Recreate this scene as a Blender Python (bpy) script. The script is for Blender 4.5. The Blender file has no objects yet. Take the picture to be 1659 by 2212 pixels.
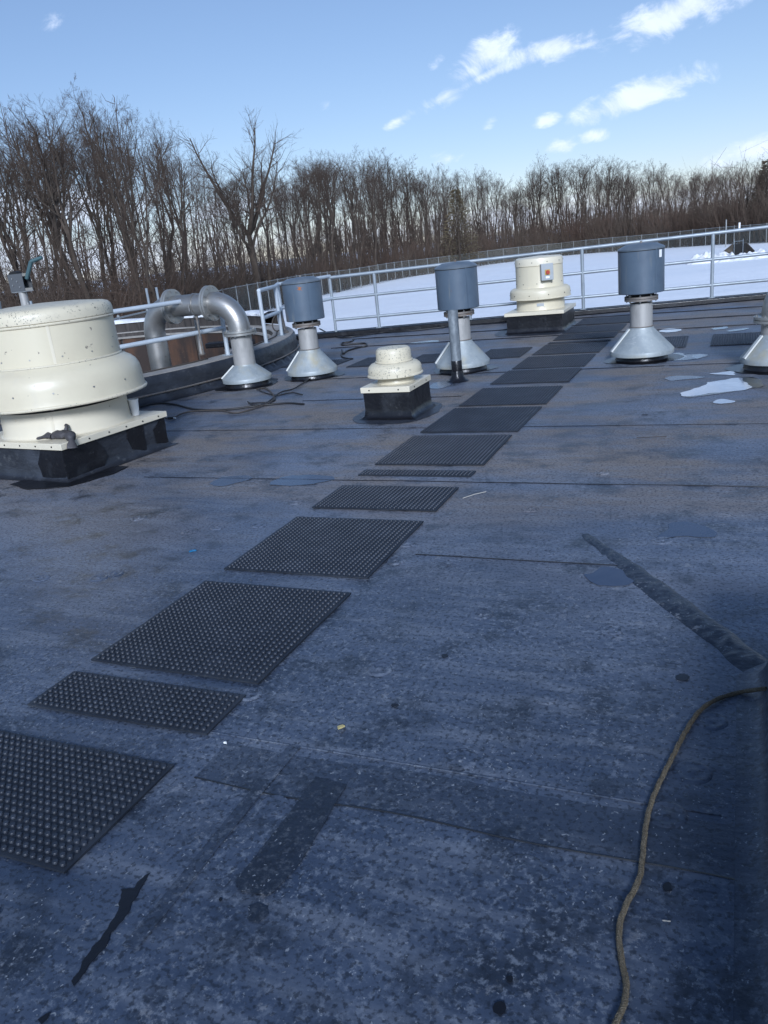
import bpy, bmesh, math, random
import numpy as np
from mathutils import Vector, Matrix, noise as mnoise

random.seed(7)
rng = np.random.default_rng(7)
sc = bpy.context.scene
COL = sc.collection
R_ = math.radians

# ------------------------------------------------------------------ camera
# roof axes: X along the far parapet, Y along the long row of walkway pads
IW, IH, FPX = 1659.0, 2212.0, 1750.0
PITCH, ROLL, YAW, HC = R_(18.3), R_(-6.3), R_(24.5), 1.6
def _axes():
    cp, sp = math.cos(PITCH), math.sin(PITCH)
    F = np.array([0, cp, -sp]); U = np.array([0, sp, cp]); X = np.array([1.0, 0, 0])
    c, s = math.cos(ROLL), math.sin(ROLL)
    X, U = c * X + s * U, -s * X + c * U
    M = np.array([[math.cos(YAW), -math.sin(YAW), 0], [math.sin(YAW), math.cos(YAW), 0], [0, 0, 1]])
    return M @ F, M @ X, M @ U
AF, AX, AU = _axes()
cam = bpy.data.cameras.new('camera')
cam.sensor_fit = 'VERTICAL'; cam.sensor_height = 36.0; cam.sensor_width = 27.0
cam.lens = 36.0 * FPX / IH
cam.clip_start = 0.05; cam.clip_end = 3000
camo = bpy.data.objects.new('camera', cam); COL.objects.link(camo)
camo.matrix_world = Matrix(((AX[0], AU[0], -AF[0], 0), (AX[1], AU[1], -AF[1], 0), (AX[2], AU[2], -AF[2], HC), (0, 0, 0, 1)))
sc.camera = camo

# ------------------------------------------------------------------ light
SUN_EL, SUN_AZ = R_(26), R_(158)     # azimuth clockwise from +Y: behind the camera, to the right
SKY_STRENGTH, SUN_STRENGTH = 0.081, 2.9
EXPOSURE = 0.44
sun = bpy.data.lights.new('sun', 'SUN'); sun.energy = SUN_STRENGTH; sun.angle = R_(14); sun.color = (1.0, 0.95, 0.89)
suno = bpy.data.objects.new('sun', sun); COL.objects.link(suno)
sd = Vector((math.sin(SUN_AZ) * math.cos(SUN_EL), math.cos(SUN_AZ) * math.cos(SUN_EL), math.sin(SUN_EL)))
suno.rotation_euler = sd.to_track_quat('Z', 'Y').to_euler(); suno.location = (3, -6, 12)
vs = sc.view_settings
vs.view_transform = 'Standard'; vs.look = 'None'; vs.gamma = 1.0; vs.exposure = EXPOSURE; vs.use_curve_mapping = False
vs.use_white_balance = True; vs.white_balance_temperature = 5350
cy = sc.cycles
cy.max_bounces = 6; cy.diffuse_bounces = 2; cy.glossy_bounces = 3; cy.transparent_max_bounces = 8; cy.transmission_bounces = 2
cy.use_adaptive_sampling = True; cy.adaptive_threshold = 0.02

# pixel of the 1659x2212 survey of the photograph -> point on a level plane of the place
def ray(x, y):
    d = AF * FPX + AX * (x - IW / 2) + AU * (IH / 2 - y)
    return d / np.linalg.norm(d)
def G(x, y, z=0.0):
    d = ray(x, y); t = (z - HC) / d[2]
    return Vector((d[0] * t, d[1] * t, z))
def S(x, y): return x * 0.86406, y * 0.86406          # full-size photograph pixel -> survey pixel
def hz(x): return 519.0 + (829.5 - x) * 0.1104       # horizon row at a column
def far(x, r, z=0.0):
    d = ray(x, hz(x)); h = math.hypot(d[0], d[1])
    return Vector((d[0] / h * r, d[1] / h * r, z))
def ground_z(r): return -1.25 - 0.0157 * max(12.0, min(r, 190.0))

# ------------------------------------------------------------------ node helpers
class NT:
    def __init__(s, tree): s.t = tree; s.n = tree.nodes; s.l = tree.links
    def add(s, ty, **kw):
        nd = s.n.new(ty)
        for k, v in kw.items():
            if k == 'ins':
                for a, b in v.items():
                    if hasattr(b, 'is_output') or isinstance(b, bpy.types.NodeSocket): s.l.new(b, nd.inputs[a])
                    else: nd.inputs[a].default_value = b
            else: setattr(nd, k, v)
        return nd
    def math(s, op, a, b=0.0, c=0.0, clamp=False):
        nd = s.n.new('ShaderNodeMath'); nd.operation = op; nd.use_clamp = clamp
        for i, v in enumerate((a, b, c)):
            if isinstance(v, bpy.types.NodeSocket): s.l.new(v, nd.inputs[i])
            else: nd.inputs[i].default_value = v
        return nd.outputs[0]
    def vmath(s, op, a, b=(0, 0, 0)):
        nd = s.n.new('ShaderNodeVectorMath'); nd.operation = op
        for i, v in enumerate((a, b)):
            if isinstance(v, bpy.types.NodeSocket): s.l.new(v, nd.inputs[i])
            else: nd.inputs[i].default_value = v
        return nd.outputs[0]
    def mix(s, f, a, b):
        nd = s.n.new('ShaderNodeMix'); nd.data_type = 'RGBA'; nd.clamp_factor = True
        for i, v in ((0, f), (6, a), (7, b)):
            if isinstance(v, bpy.types.NodeSocket): s.l.new(v, nd.inputs[i])
            else: nd.inputs[i].default_value = (*v, 1) if isinstance(v, tuple) and len(v) == 3 else v
        return nd.outputs[2]
    def fmix(s, f, a, b):
        nd = s.n.new('ShaderNodeMix'); nd.data_type = 'FLOAT'; nd.clamp_factor = True
        for i, v in ((0, f), (2, a), (3, b)):
            if isinstance(v, bpy.types.NodeSocket): s.l.new(v, nd.inputs[i])
            else: nd.inputs[i].default_value = v
        return nd.outputs[0]
    def step(s, v, lo, hi):
        nd = s.n.new('ShaderNodeMapRange'); nd.interpolation_type = 'SMOOTHSTEP'; nd.clamp = True
        s.l.new(v, nd.inputs[0]); nd.inputs[1].default_value = lo; nd.inputs[2].default_value = hi
        return nd.outputs[0]
    def noise(s, vec, scale, detail=4.0, rough=0.55, stretch=None, dist=0.0, off=None):
        if stretch or off:
            mp = s.n.new('ShaderNodeMapping'); s.l.new(vec, mp.inputs[0])
            if stretch: mp.inputs[3].default_value = stretch
            if off: mp.inputs[1].default_value = off
            vec = mp.outputs[0]
        nd = s.n.new('ShaderNodeTexNoise'); s.l.new(vec, nd.inputs['Vector'])
        nd.inputs['Scale'].default_value = scale; nd.inputs['Detail'].default_value = detail
        nd.inputs['Roughness'].default_value = rough; nd.inputs['Distortion'].default_value = dist
        return nd.outputs['Fac']
    def voro(s, vec, scale, stretch=None, off=None):
        if stretch or off:
            mp = s.n.new('ShaderNodeMapping'); s.l.new(vec, mp.inputs[0])
            if stretch: mp.inputs[3].default_value = stretch
            if off: mp.inputs[1].default_value = off
            vec = mp.outputs[0]
        nd = s.n.new('ShaderNodeTexVoronoi'); s.l.new(vec, nd.inputs['Vector']); nd.inputs['Scale'].default_value = scale
        return nd

MATS = {}
def mk(name, base, rough=0.5, metal=0.0, layers=(), bump=None, spec=0.5, geo=False):
    """Principled material: a base colour with procedural layers of dirt, wear and grain."""
    m = bpy.data.materials.new(name); m.use_nodes = True; t = NT(m.node_tree); MATS[name] = m
    b = t.n['Principled BSDF']
    vec = t.add('ShaderNodeNewGeometry').outputs['Position'] if geo else t.add('ShaderNodeTexCoord').outputs['Object']
    oi = t.add('ShaderNodeObjectInfo')
    if not geo:
        vec = t.vmath('ADD', vec, t.vmath('MULTIPLY', oi.outputs['Random'], (13.0, 7.0, 0.0)))
    sep = t.add('ShaderNodeSeparateXYZ', ins={0: vec})
    col = (*base, 1); ro = rough; me = metal
    for i, L in enumerate(layers):
        k = L.get('k', 'noise'); off = (i * 3.7, i * 1.9, i * 5.3)
        if k == 'noise':
            v = t.noise(vec, L['s'], L.get('d', 5.0), L.get('rg', 0.6), L.get('st'), L.get('dist', 0.0), off)
            msk = t.step(v, L['lo'], L['hi'])
        elif k == 'fleck':
            wv = t.add('ShaderNodeTexNoise', ins={'Vector': vec, 'Scale': L['s'] * 1.6, 'Detail': 2.0}).outputs['Color']
            vo = t.voro(t.vmath('ADD', vec, t.vmath('MULTIPLY', t.vmath('SUBTRACT', wv, (.5, .5, .5)), (1.3 / L['s'],) * 3)), L['s'], L.get('st'), off)
            a = t.step(vo.outputs['Distance'], L['size'], L['size'] * 0.6)
            sc_ = t.add('ShaderNodeSeparateColor', ins={0: vo.outputs['Color']})
            msk = t.math('MULTIPLY', a, t.step(sc_.outputs[0], L['lo'], L['lo'] + 0.02))
        if 'gate' in L:
            g = L['gate']     # (noise scale, lo, hi): the layer comes in patches
            msk = t.math('MULTIPLY', msk, t.step(t.noise(vec, g[0], 3.0, 0.5, None, 0.0, (9.1 + i, 2.2, 0.4)), g[1], g[2]))
        if 'axis' in L:
            ax, lo, hi = L['axis']
            msk = t.math('MULTIPLY', msk, t.step(sep.outputs[ax], lo, hi))
        msk = t.math('MULTIPLY', msk, L.get('amt', 1.0))
        if 'c' in L: col = t.mix(msk, col, L['c'])
        if 'r' in L: ro = t.fmix(msk, ro, L['r'])
        if 'm' in L: me = t.fmix(msk, me, L['m'])
    for key, v in (('Base Color', col), ('Roughness', ro), ('Metallic', me)):
        if isinstance(v, bpy.types.NodeSocket): t.l.new(v, b.inputs[key])
        else: b.inputs[key].default_value = v
    b.inputs['Specular IOR Level'].default_value = spec
    if bump:
        prev = None
        for (s_, strg, dist, *st) in bump:
            v = t.noise(vec, s_, 4.0, 0.6, st[0] if st else None)
            nd = t.add('ShaderNodeBump', ins={'Strength': strg, 'Distance': dist, 'Height': v})
            if prev: t.l.new(prev, nd.inputs['Normal'])
            prev = nd.outputs[0]
        t.l.new(prev, b.inputs['Normal'])
    return m

# ------------------------------------------------------------------ sky
def build_world():
    w = bpy.data.worlds.new('World'); sc.world = w; w.use_nodes = True
    t = NT(w.node_tree); bg = t.n['Background']
    sky = t.add('ShaderNodeTexSky'); sky.sky_type = 'NISHITA'; sky.sun_disc = False
    sky.sun_elevation = SUN_EL; sky.sun_rotation = SUN_AZ
    sky.altitude = 200; sky.air_density = 1.0; sky.dust_density = 0.05; sky.ozone_density = 2.2
    d = t.add('ShaderNodeTexCoord').outputs['Generated']
    sp = t.add('ShaderNodeSeparateXYZ', ins={0: d})
    el = t.math('ARCSINE', sp.outputs[2])
    # azimuth measured from the middle of the view so that no seam falls into it
    a0 = math.atan2(AF[0], AF[1])
    vr = t.add('ShaderNodeVectorRotate', rotation_type='Z_AXIS', ins={'Vector': d, 'Angle': a0})
    sr = t.add('ShaderNodeSeparateXYZ', ins={0: vr.outputs[0]})
    az = t.math('ARCTAN2', sr.outputs[0], sr.outputs[1])
    def azel(px, py):
        v = ray(px, py); a = math.atan2(v[0], v[1]) - a0
        return (a + math.pi) % (2 * math.pi) - math.pi, math.asin(v[2])
    # cloud banks: (x0,y0)-(x1,y1) survey pixels of the long axis, half thickness in pixels, density
    banks = [((1335, 85), (1600, -30), 44, 1.1), ((1300, 95), (1400, 60), 22, .8), ((1110, 125), (1285, 80), 30, 1.05), ((1025, 135), (1085, 95), 40, .95),
             ((975, 175), (1050, 140), 30, .8), ((925, 228), (1000, 190), 26, .75), ((838, 272), (885, 248), 15, .7),
             ((938, 138), (950, 120), 16, .55), ((1275, 245), (1500, 165), 36, 1.1), ((1370, 195), (1520, 165), 28, .8),
             ((1160, 264), (1198, 256), 15, .9), ((1258, 300), (1312, 286), 16, .9), ((1185, 322), (1240, 310), 20, .75),
             ((1560, 340), (1760, 295), 30, 1.0), ((100, 55), (130, 38), 17, .5), ((170, 52), (195, 40), 12, .4),
             ((1035, 290), (1066, 260), 14, .45), ((700, 230), (720, 215), 14, .4),
             ((-200, 470), (330, 440), 60, .85), ((330, 480), (620, 430), 40, .7), ((890, 352), (1030, 333), 20, .5), ((960, 205), (1130, 125), 17, .75), ((1090, 128), (1420, 66), 15, .8),
             ((-300, 585), (560, 545), 62, 1.1), ((560, 530), (1900, 395), 40, 1.0)]
    B = []
    for (p, q, th, den) in banks:
        a = azel(*p); b = azel(*q); B.append((a, b, th / FPX, den))
    tot = None
    pv = t.add('ShaderNodeCombineXYZ', ins={0: az, 1: el}).outputs[0]
    for ((ax, ay), (bx, by), th, den) in B:
        L = math.hypot(bx - ax, by - ay) / 2
        mp = t.add('ShaderNodeMapping', vector_type='TEXTURE', ins={0: pv, 1: ((ax + bx) / 2, (ay + by) / 2, 0), 2: (0, 0, math.atan2(by - ay, bx - ax)), 3: (L * 1.1 + th, th * .95, 1)})
        ln = t.n.new('ShaderNodeVectorMath'); ln.operation = 'LENGTH'; t.l.new(mp.outputs[0], ln.inputs[0])
        f = t.math('MULTIPLY_ADD', ln.outputs['Value'], -den, den * 1.15)
        tot = f if tot is None else t.math('MAXIMUM', tot, f)
    n1 = t.noise(d, 19.0, 7.0, 0.66, (1, 1, 1.5), 0.5, (1, 2, 3))
    # the same broken fair-weather cloud goes on all round, outside the view
    n0 = t.noise(d, 4.5, 4.0, 0.55, (1, 1, 2.2), 0.0, (7, 3, 1))
    rest = t.math('MULTIPLY', t.step(n0, 0.56, 0.72), t.step(t.math('ABSOLUTE', az), 0.60, 0.75))
    tot = t.math('MAXIMUM', tot, rest)
    n = t.math('MULTIPLY', t.math('SUBTRACT', n1, 0.5), 2.7)
    cov = t.step(t.math('ADD', t.math('SUBTRACT', tot, 0.34), t.math('MULTIPLY', n, t.step(tot, -0.1, 0.3))), -0.15, 0.75)
    lum = t.fmix(n1, 7.6, 11.0)
    cc = t.add('ShaderNodeCombineColor', ins={0: t.math('MULTIPLY', lum, 1.02), 1: lum, 2: lum})
    gm = t.add('ShaderNodeGamma', ins={0: t.vmath('MULTIPLY', sky.outputs[0], (.2, .2, .2)), 1: 0.74}).outputs[0]
    skc = t.vmath('MULTIPLY', gm, (4.95, 4.68, 4.75))
    colr = t.mix(t.math('MULTIPLY', cov, 0.93), skc, cc.outputs[0])
    t.l.new(colr, bg.inputs[0]); bg.inputs[1].default_value = SKY_STRENGTH
    try: w.cycles.sample_map_resolution = 1024
    except Exception: pass
build_world()

# ------------------------------------------------------------------ materials
def membrane(name, k=1.0, dust_sheen=1.0):
    """weathered rubber roofing; k darkens a newer or dirtier piece of the same sheet"""
    q = lambda c: tuple(v * k for v in c)
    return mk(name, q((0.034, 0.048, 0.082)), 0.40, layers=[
        dict(s=0.5, lo=0.30, hi=0.66, d=6, c=q((0.185, 0.214, 0.278)), r=0.52, amt=.95 * dust_sheen, axis=(1, 1.2, 4.6)),  # dust, plus grazing sky sheen painted in: paler farther along Y
        dict(s=1.1, lo=0.40, hi=0.70, d=6, c=q((0.090, 0.112, 0.162)), r=0.50, amt=.75 * dust_sheen),
        dict(s=0.9, lo=0.38, hi=0.60, d=6, st=(.6, 1.5, 1), c=(0.205, 0.172, 0.140), r=0.6, amt=.92 * dust_sheen, axis=(1, 2.8, 5.8)),
        dict(s=2.4, lo=0.44, hi=0.74, d=6, st=(0.7, 4.5, 1), c=q((0.19, 0.21, 0.25)), r=0.55, amt=.55 * dust_sheen),
        dict(s=4.0, lo=0.48, hi=0.68, d=7, rg=.7, c=(0.013, 0.017, 0.026), r=0.33, amt=.8),
        dict(s=34.0, lo=0.50, hi=0.64, d=5, rg=.75, c=q((0.20, 0.225, 0.27)), amt=.6, gate=(1.5, .36, .6)),
        dict(s=60.0, lo=0.50, hi=0.64, d=3, c=(0.010, 0.013, 0.02), amt=.7),
        dict(k='fleck', s=24.0, size=0.18, lo=0.76, st=(1, 1.5, 1), c=(0.27, 0.29, 0.31), amt=.7, gate=(1.1, .36, .54)),
        dict(k='fleck', s=58.0, size=0.24, lo=0.70, st=(1.4, .8, 1), c=(0.28, 0.30, 0.33), amt=.7, gate=(2.1, .36, .54)),
        dict(s=13.0, lo=0.58, hi=0.66, d=7, rg=.8, c=(0.25, 0.26, 0.28), amt=.6, gate=(0.8, .40, .58)),
        ], bump=[(0.8, 0.22, 0.06), (7.0, 0.4, 0.012, (0.6, 1.4, 1)), (70.0, 0.45, 0.003)], spec=0.5, geo=True)
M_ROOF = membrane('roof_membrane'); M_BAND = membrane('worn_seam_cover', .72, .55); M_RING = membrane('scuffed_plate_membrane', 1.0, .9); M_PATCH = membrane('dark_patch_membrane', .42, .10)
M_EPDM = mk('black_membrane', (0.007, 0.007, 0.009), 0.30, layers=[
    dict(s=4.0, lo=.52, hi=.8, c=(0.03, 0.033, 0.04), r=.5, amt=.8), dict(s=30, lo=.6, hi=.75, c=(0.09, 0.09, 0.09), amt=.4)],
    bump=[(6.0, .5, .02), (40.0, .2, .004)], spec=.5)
M_EPDM_GREY = mk('weathered_membrane', (0.036, 0.048, 0.078), 0.38, layers=[
    dict(s=3.0, lo=.4, hi=.7, st=(1, 1, 3), c=(0.02, 0.021, 0.024), r=.3, amt=.8), dict(s=12, lo=.58, hi=.75, c=(0.12, 0.125, 0.13), amt=.5)],
    bump=[(5.0, .5, .03, (1, 1, 2.5)), (35.0, .25, .004)])
M_CURB = mk('curb_membrane', (0.020, 0.022, 0.028), 0.40, layers=[
    dict(s=3.0, lo=.42, hi=.72, c=(0.050, 0.056, 0.070), r=.5, amt=.8), dict(s=14, lo=.58, hi=.75, c=(0.12, 0.125, 0.13), amt=.45)], bump=[(5.0, .5, .03, (1, 1, 2.5)), (35.0, .25, .004)])
M_TAR = mk('wet_tar', (0.006, 0.006, 0.008), 0.28, bump=[(30.0, .3, .004)], geo=True)
M_FILM = mk('wet_film', (0.045, 0.058, 0.095), 0.2, layers=[dict(s=8, lo=.4, hi=.7, c=(0.035, 0.048, 0.085), r=.15)], spec=.5, geo=True)
M_ICE_SHEEN = mk('ice_sheen', (0.40, 0.44, 0.50), 0.06, layers=[dict(s=3, lo=.45, hi=.70, c=(0.66, 0.69, 0.73), r=.2, amt=.8)], spec=1.0, geo=True)  # ice whitened: clouds mirrored in the melt water are put into the colour
M_WETSHEEN = mk('slush_film', (0.10, 0.12, 0.16), 0.12, layers=[dict(s=9, lo=.48, hi=.66, d=6, c=(0.30, 0.33, 0.37), r=.3, amt=.8), dict(s=6, lo=.5, hi=.6, d=6, c=(.04, .05, .075), r=.08, amt=.8)], spec=.8, geo=True)
M_PUDDLE = mk('shallow_water', (0.025, 0.027, 0.03), 0.05, spec=.6, geo=True)
M_PAD = mk('pad_rubber', (0.012, 0.015, 0.022), 0.5, layers=[
    dict(s=5.0, lo=.42, hi=.72, c=(0.030, 0.036, 0.048), r=.6, amt=.8), dict(s=60, lo=.6, hi=.72, c=(.1, .1, .1), amt=.3)], bump=[(50., .2, .003)])
M_STUD = mk('stud_rubber', (0.020, 0.025, 0.037), 0.48, layers=[dict(s=5.0, lo=.42, hi=.7, c=(0.042, 0.050, 0.068), r=.5, amt=.8)])  # paler than the slab: sky reflection on the studs painted into the colour
M_CREAM = mk('cream_paint', (0.61, 0.55, 0.40), 0.36, layers=[
    dict(s=2.0, lo=.42, hi=.75, c=(0.53, 0.47, 0.34), amt=.6), dict(s=5.0, st=(1, 1, .15), lo=.56, hi=.8, c=(0.5, 0.46, 0.38), amt=.4),
    dict(k='fleck', s=16, size=.16, lo=.86, c=(0.14, 0.12, 0.10), amt=.8)], bump=[(3.0, .08, .02)])
M_LICHEN = mk('cream_paint_lichen', (0.61, 0.55, 0.405), 0.42, layers=[
    dict(s=3.0, lo=.40, hi=.75, c=(0.47, 0.43, 0.34), amt=.7),
    dict(k='fleck', s=30, size=.30, lo=.50, c=(0.10, 0.095, 0.075), amt=.9, gate=(3.6, .44, .62)),
    dict(k='fleck', s=62, size=.38, lo=.40, c=(0.14, 0.13, 0.10), amt=.9, gate=(3.4, .42, .60)),
    dict(s=18, lo=.60, hi=.72, c=(0.25, 0.24, 0.19), amt=.6)], bump=[(40., .15, .004)])
M_CREAMW = mk('white_plate_paint', (0.66, 0.60, 0.46), 0.33, layers=[dict(s=3.0, lo=.45, hi=.8, c=(0.55, 0.50, 0.38), amt=.5)])
M_SIL = mk('silencer_paint', (0.085, 0.115, 0.155), 0.42, layers=[
    dict(s=2.5, lo=.40, hi=.75, c=(0.055, 0.078, 0.112), r=.5, amt=.8),
    dict(s=5.0, st=(2.2, 2.2, .25), lo=.57, hi=.75, c=(0.20, 0.20, 0.18), amt=.6),
    dict(s=7.0, st=(1.5, 1.5, .35), lo=.66, hi=.76, c=(0.20, 0.10, 0.045), amt=.7)], bump=[(4.0, .1, .02)])
M_SILCAP = mk('silencer_cap_paint', (0.10, 0.125, 0.155), 0.4, layers=[dict(s=4, lo=.4, hi=.7, c=(0.16, 0.18, 0.20), amt=.7), dict(s=14, lo=.66, hi=.75, c=(.2, .1, .05), amt=.5)])
M_GALV = mk('galvanised_sheet', (0.33, 0.36, 0.365), 0.5, 0.2, layers=[
    dict(s=6, lo=.4, hi=.7, c=(0.24, 0.27, 0.285), r=.55, amt=.8), dict(s=2.6, lo=.5, hi=.75, c=(0.36, 0.31, 0.18), amt=.7, m=.1),
    dict(s=22, lo=.55, hi=.7, c=(0.45, 0.47, 0.48), amt=.4)], bump=[(3., .12, .02)])
M_SEAMSTRIP = mk('bright_galvanised_strip', (0.60, 0.61, 0.58), 0.45, .3)
M_STEEL = mk('stainless_pipe', (0.40, 0.39, 0.37), 0.38, 0.8, layers=[
    dict(s=3, lo=.42, hi=.75, c=(0.27, 0.26, 0.24), r=.5, amt=.85), dict(s=9, st=(1, 1, 3), lo=.6, hi=.75, c=(0.22, 0.18, 0.14), r=.55, amt=.7)], bump=[(2.5, .08, .02)])
M_PIPE = mk('dull_pipe', (0.38, 0.37, 0.35), 0.55, 0.3, layers=[
    dict(s=5, st=(3, 3, 1), lo=.42, hi=.75, c=(0.27, 0.265, 0.25), amt=.8), dict(s=14, lo=.64, hi=.75, c=(0.22, 0.15, 0.10), amt=.5)], bump=[(30, .1, .003)])
M_FLANGE = mk('rusty_flange', (0.22, 0.20, 0.18), 0.6, 0.5, layers=[dict(s=12, lo=.45, hi=.7, c=(0.13, 0.085, 0.055), r=.8, m=.1, amt=.8)], bump=[(30, .3, .004)])
M_FLANGE2 = mk('bright_flange', (0.36, 0.36, 0.34), 0.42, 0.6, layers=[dict(s=10, lo=.5, hi=.7, c=(0.33, 0.31, 0.28), r=.55, amt=.7)])
M_RAIL_LIGHT = mk('pale_rail', (0.50, 0.545, 0.585), 0.42, 0.15, layers=[dict(s=4, lo=.4, hi=.7, c=(0.40, 0.44, 0.48), r=.5, amt=.6)])
M_BOLT = mk('bolt_steel', (0.45, 0.44, 0.42), 0.4, 0.9)
M_DARK = mk('dark_recess', (0.010, 0.010, 0.010), 0.7)
M_RAIL = mk('rail_aluminium', (0.30, 0.335, 0.365), 0.42, 0.25, layers=[dict(s=4, lo=.4, hi=.7, c=(0.22, 0.25, 0.28), r=.5, amt=.7), dict(s=40, lo=.64, hi=.74, c=(.3, .3, .3), amt=.5)])
M_VENTPIPE = mk('grey_vent_pipe', (0.16, 0.18, 0.20), 0.5, 0.3, layers=[dict(s=8, st=(2, 2, 1), lo=.4, hi=.65, c=(0.28, 0.31, 0.33), amt=.8), dict(s=20, lo=.62, hi=.72, c=(.13, .08, .05), amt=.6)])
M_CONC = mk('weathered_concrete', (0.30, 0.28, 0.255), 0.85, layers=[
    dict(s=3, lo=.4, hi=.7, c=(0.20, 0.19, 0.17), amt=.8), dict(s=20, lo=.5, hi=.7, c=(0.38, 0.36, 0.33), amt=.5), dict(s=9, lo=.62, hi=.75, c=(.1, .09, .08), amt=.6)], bump=[(20, .4, .01)])
M_RUST = mk('rusted_steel_panel', (0.030, 0.020, 0.016), 0.75, layers=[
    dict(s=2.5, st=(1, 1, .35), lo=.4, hi=.7, c=(0.100, 0.050, 0.026), amt=.9), dict(s=5, st=(1.5, 1.5, .12), lo=.52, hi=.7, c=(0.030, 0.020, 0.016), amt=.9),
    dict(s=20, lo=.6, hi=.75, c=(0.11, 0.07, 0.045), amt=.5)], bump=[(14, .3, .01)])
M_TANKDARK = mk('stained_tank_concrete', (0.045, 0.038, 0.034), 0.8, layers=[
    dict(s=4, st=(2, 2, .2), lo=.45, hi=.7, c=(0.085, 0.075, 0.068), amt=.7), dict(s=8, st=(2, 2, .15), lo=.5, hi=.68, c=(0.012, 0.011, 0.011), amt=.9)], bump=[(12, .3, .01)])
M_SNOW = mk('snow', (0.87, 0.89, 0.92), 0.6, layers=[dict(s=0.12, lo=.4, hi=.7, c=(0.83, 0.86, 0.90), amt=.8)], bump=[(0.25, .35, .5), (2.0, .2, .06)], spec=.3, geo=True)
M_SNOWROUGH = mk('ploughed_snow', (0.74, 0.755, 0.78), 0.7, layers=[dict(s=1.6, lo=.5, hi=.7, c=(0.48, 0.46, 0.44), amt=.6)], bump=[(3.0, .6, .2)], spec=.3, geo=True)
M_BARK = mk('bark', (0.060, 0.047, 0.036), 0.9, layers=[dict(s=1.2, lo=.45, hi=.75, c=(0.12, 0.098, 0.078), amt=.8), dict(s=.35, lo=.5, hi=.7, c=(.035, .03, .027), amt=.6)], spec=.2)
M_TWIG = mk('twigs', (0.068, 0.050, 0.038), 0.9, layers=[dict(s=.3, lo=.4, hi=.65, c=(0.10, 0.076, 0.060), amt=.8)], spec=.2)
M_BRUSH = mk('brush_stems', (0.088, 0.062, 0.046), 0.9, layers=[dict(s=.10, lo=.42, hi=.6, c=(0.115, 0.09, 0.07), amt=.9), dict(s=.22, lo=.55, hi=.7, c=(.13, .075, .055), amt=.6)], spec=.2, geo=True)
M_CONIFER = mk('conifer_needles', (0.135, 0.108, 0.066), 0.85, layers=[dict(s=1.0, lo=.4, hi=.65, c=(0.095, 0.078, 0.05), amt=.8)], spec=.2)
M_FPOST = mk('fence_steel', (0.36, 0.37, 0.36), 0.5, 0.5)
M_ROPE = mk('rope_fibre', (0.125, 0.105, 0.072), 0.85, layers=[dict(s=30, lo=.45, hi=.65, c=(0.075, 0.062, 0.045), amt=.8), dict(s=300, lo=.5, hi=.6, c=(.25, .23, .18), amt=.5)], spec=.2)
M_CABLE = mk('black_cable', (0.014, 0.013, 0.013), 0.5)
M_HOSE = mk('brown_hose', (0.06, 0.05, 0.042), 0.6)
M_FOAM = mk('foam_cup', (0.86, 0.86, 0.85), 0.55)
M_GLOVE = mk('glove_leather', (0.055, 0.052, 0.055), 0.7, layers=[dict(s=18, lo=.45, hi=.7, c=(0.11, 0.105, 0.11), amt=.7)], bump=[(40, .4, .006)], spec=.3)
M_GREYBOX = mk('grey_enclosure', (0.36, 0.38, 0.39), 0.45, layers=[dict(s=6, lo=.5, hi=.7, c=(.28, .3, .31), amt=.5)])
M_HOIST = mk('hoist_plate', (0.11, 0.115, 0.12), 0.55, .3)
M_YELLOW = mk('yellow_plate', (0.45, 0.30, 0.06), 0.45)
M_RED = mk('red_knob', (0.36, 0.05, 0.03), 0.4)
M_WHITE = mk('white_plastic', (0.82, 0.82, 0.80), 0.45)
M_BLUE = mk('blue_plastic', (0.02, 0.14, 0.30), 0.4)
M_LEAF = mk('dry_leaf', (0.42, 0.36, 0.16), 0.8)
M_STRAW = mk('pale_straw', (0.45, 0.42, 0.36), 0.8)
M_TEAL = mk('teal_boom', (0.06, 0.11, 0.12), 0.5, 0.2)
M_WOOD = mk('dark_timber', (0.045, 0.038, 0.030), 0.85, layers=[dict(s=3, lo=.45, hi=.7, c=(.10, .08, .055), amt=.8)])
M_BRICK = mk('building_render', (0.30, 0.27, 0.24), 0.85, layers=[dict(s=2, lo=.4, hi=.7, c=(.24, .21, .19), amt=.7)], geo=True)
def fence_mat():
    m = bpy.data.materials.new('chain_link'); m.use_nodes = True; t = NT(m.node_tree)
    b = t.n['Principled BSDF']; b.inputs['Base Color'].default_value = (0.24, 0.26, 0.23, 1); b.inputs['Roughness'].default_value = .6
    uv = t.add('ShaderNodeTexCoord').outputs['UV']; sp = t.add('ShaderNodeSeparateXYZ', ins={0: uv})
    def wires(sgn):     # diagonal wires every 60 mm
        s = t.math('ADD', sp.outputs[0], t.math('MULTIPLY', sp.outputs[1], sgn))
        f = t.math('FRACT', t.math('MULTIPLY', s, 1 / 0.085))
        return t.math('LESS_THAN', f, 0.11)
    a = t.math('MAXIMUM', wires(1.0), wires(-1.0))
    tr = t.add('ShaderNodeBsdfTransparent'); mx = t.add('ShaderNodeMixShader')
    t.l.new(a, mx.inputs[0]); t.l.new(tr.outputs[0], mx.inputs[1]); t.l.new(b.outputs[0], mx.inputs[2])
    t.l.new(mx.outputs[0], t.n['Material Output'].inputs[0]); return m
M_LINK = fence_mat()

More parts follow.
